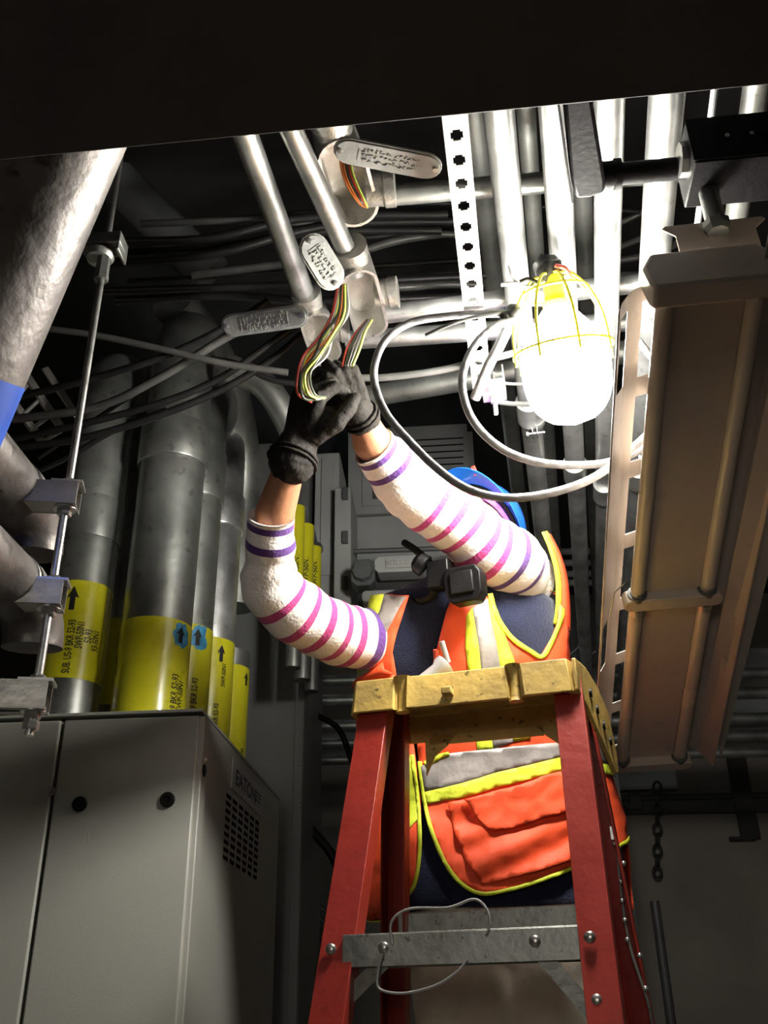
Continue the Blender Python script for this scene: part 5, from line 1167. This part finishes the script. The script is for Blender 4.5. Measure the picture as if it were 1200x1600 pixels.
on(VL, 'lime_strip', [(585, 933), (604, 931), (596, 955), (582, 985), (576, 1020), (568, 1050), (560, 1060), (568, 1020), (572, 975)], YTRIM)
on(VL, 'reflective_strip', [(604, 931), (636, 934), (618, 965), (600, 1000), (588, 1035), (572, 1062), (565, 1060), (574, 1030), (582, 985), (596, 955)], REFL, 'grey reflective strip over the shoulder')
on(VL, 'lime_strip', [(630, 1160), (652, 1200), (655, 1280), (640, 1300), (634, 1230), (626, 1180)], YTRIM)
def ribbon(nm, inner, outer, d, m):
    g = G(); a = spline([P(x, y, d=d) for x, y in inner], 5); b = spline([P(x, y, d=d + .02) for x, y in outer], 5); v = []
    for p, q in zip(a, b): v += [p, q]
    g.add(v, [(2 * i, 2 * i + 1, 2 * i + 3, 2 * i + 2) for i in range(len(a) - 1)]); o = obj(nm, g, m, VR, smooth=180); s = o.modifiers.new('t', 'SOLIDIFY'); s.thickness = .003
ribbon('armhole_trim', [(846, 832), (858, 862), (867, 900), (868, 945), (864, 975)], [(854, 830), (867, 860), (877, 900), (878, 945), (873, 978)], 2.36, YTRIM)
ribbon('shoulder_edge', [(853, 832), (866, 862), (876, 900), (877, 945), (872, 980)], [(860, 836), (875, 866), (886, 905), (890, 950), (890, 985)], 2.37, ORANGE)
# vest gathers at left front
on(VL, 'gathered_fold', [(560, 1060), (600, 1035), (622, 1058), (632, 1085), (600, 1092), (556, 1082)], ORANGE, None, .014, .003, lambda x, y: .010 * math.sin((x * .6 + y) * .22))

# ---- black device at the neck of the vest and its strap
def device():
    c = P(722, 912, Y=2.03); X, Yd = yaw(24); Yd = (Yd + UP * .15).normalized(); Z = X.cross(Yd)
    o = thing('handheld_radio', c, 'chunky black radio hanging at the neck of the orange vest', 'radio')
    cL = P(722, 910, Y=2.02)
    g = G(); prism(g, [(-.03, -.046), (.03, -.046), (.044, -.026), (.046, .022), (.034, .040), (-.036, .040), (-.046, .02), (-.044, -.026)], cL - Yd * .0, X, Z, Yd, .05); obj('device_body', g, BLKPL, o, bevel=.004)
    g = G(); box(g, cL - Yd * .003, (.028, .004, .026), (X, Yd, Z)); obj('front_cover', g, BLACK, o, bevel=.003)
    c2 = P(682, 897, Y=2.05); g = G(); prism(g, [(-.028, -.030), (.028, -.036), (.03, .036), (-.024, .034)], c2, X, Z, Yd, .05); obj('side_module', g, BLKPL, o, bevel=.004)
    g = G(); lathe(g, P(664, 885, Y=2.06), (P(650, 876, Y=2.06) - P(664, 885, Y=2.06)), [(.028, 0), (.026, .02), (.015, .03)], 14); obj('round_knob', g, BLACK, o)
    g = G(); tube(g, spline([P(680, 920, Y=2.12), P(672, 935, Y=2.14), P(650, 940, Y=2.15), P(628, 925, Y=2.2)], 6), .012, 8, flat=.4); obj('neck_strap', g, BLACK, o)
device()

# ---- gloved hands
def hand(wrist, D, Bk, S, curls, scale, thumb, nm, cuff_from, lab, voxel=.0032):
    D = D.normalized(); Bk = (Bk - D * Bk.dot(D)).normalized(); S = S - D * S.dot(D) - Bk * S.dot(Bk); S.normalize(); g = G(); k = scale
    W0 = wrist
    cone_caps(g, [cuff_from, W0], [.040 * k, .034 * k], 16)
    for i, sx in enumerate((-.030, -.010, .010, .029)):
        m = W0 + D * (.088 - .004 * abs(i - 1)) * k + S * sx * k; cone_caps(g, [W0 + S * sx * .75 * k + D * .012 * k, m], [.0165 * k, .0145 * k])
        fl = (.92, 1.0, .95, .78)[i] * k; a = 0; p = m; pts = [m]; rs = [.0125 * k]
        for j, (cu, sl) in enumerate(zip(curls[i], (.046, .030, .024))):
            a += math.radians(cu); dd = D * math.cos(a) - Bk * math.sin(a) + S * (i - 1.5) * .04; p = p + dd * sl * fl; pts.append(p); rs.append((.0112, .0102, .0092)[j] * k)
        cone_caps(g, pts, rs)
    t0 = W0 + D * .020 * k + S * thumb * .028 * k - Bk * .008 * k; t1 = t0 + (D * .6 + S * thumb * .7 - Bk * .35).normalized() * .045 * k; t2 = t1 + (D * .85 + S * thumb * .1 - Bk * .5).normalized() * .034 * k; t3 = t2 + (D * .7 - S * thumb * .4 - Bk * .5).normalized() * .026 * k
    cone_caps(g, [t0, t1, t2, t3], [.019 * k, .0145 * k, .0125 * k, .0105 * k])
    r = remesh(g, voxel, 5)
    for i, v in enumerate(r.v): r.v[i] = v + Vector((noise.noise(v * 45), noise.noise(v * 45 + Vector((3, 1, 2))), noise.noise(v * 45 + Vector((8, 8, 1))))) * .0025
    h = obj('work_glove', r, GLOVE, person, smooth=180, label=lab)
    g = G(); dd = (W0 - cuff_from).normalized(); s, u, _ = frame(dd)
    for q in (0, .012): tube(g, [cuff_from + dd * (q + .002) + (s * math.cos(2 * PI * i / 28) + u * math.sin(2 * PI * i / 28)) * (.0415 - q * .1) * k for i in range(28)], .0035, 8, closed=True)
    obj('glove_cuff', g, GLOVE, h, smooth=80); return h
RT = M3 @ Vector((1, 0, 0)); UPC = M3 @ Vector((0, 1, 0)); TOC = -(M3 @ Vector((0, 0, 1)))
hR = P(556, 640, d=2.10)
hand(hR, RT * -.38 + UPC * .92 + TOC * .1, TOC * .9 + RT * .25 + UPC * .1, RT * .9 + UPC * .4, [(62, 80, 45), (48, 85, 50), (58, 85, 50), (66, 80, 50)], 1.02, -1, 'R', P(566, 655, d=2.12), 'dark glove gripping the wires, right of the other')
hL = P(466, 694, d=2.07)
hand(hL, RT * .22 + UPC * .95 + TOC * .05, TOC * .62 - RT * .75 + UPC * .1, TOC * .75 + RT * .6, [(48, 62, 40), (50, 66, 40), (48, 62, 40), (44, 58, 40)], 1.30, 1, 'L', P(456, 722, d=2.05), 'dark glove on the lower hand, left of the other')
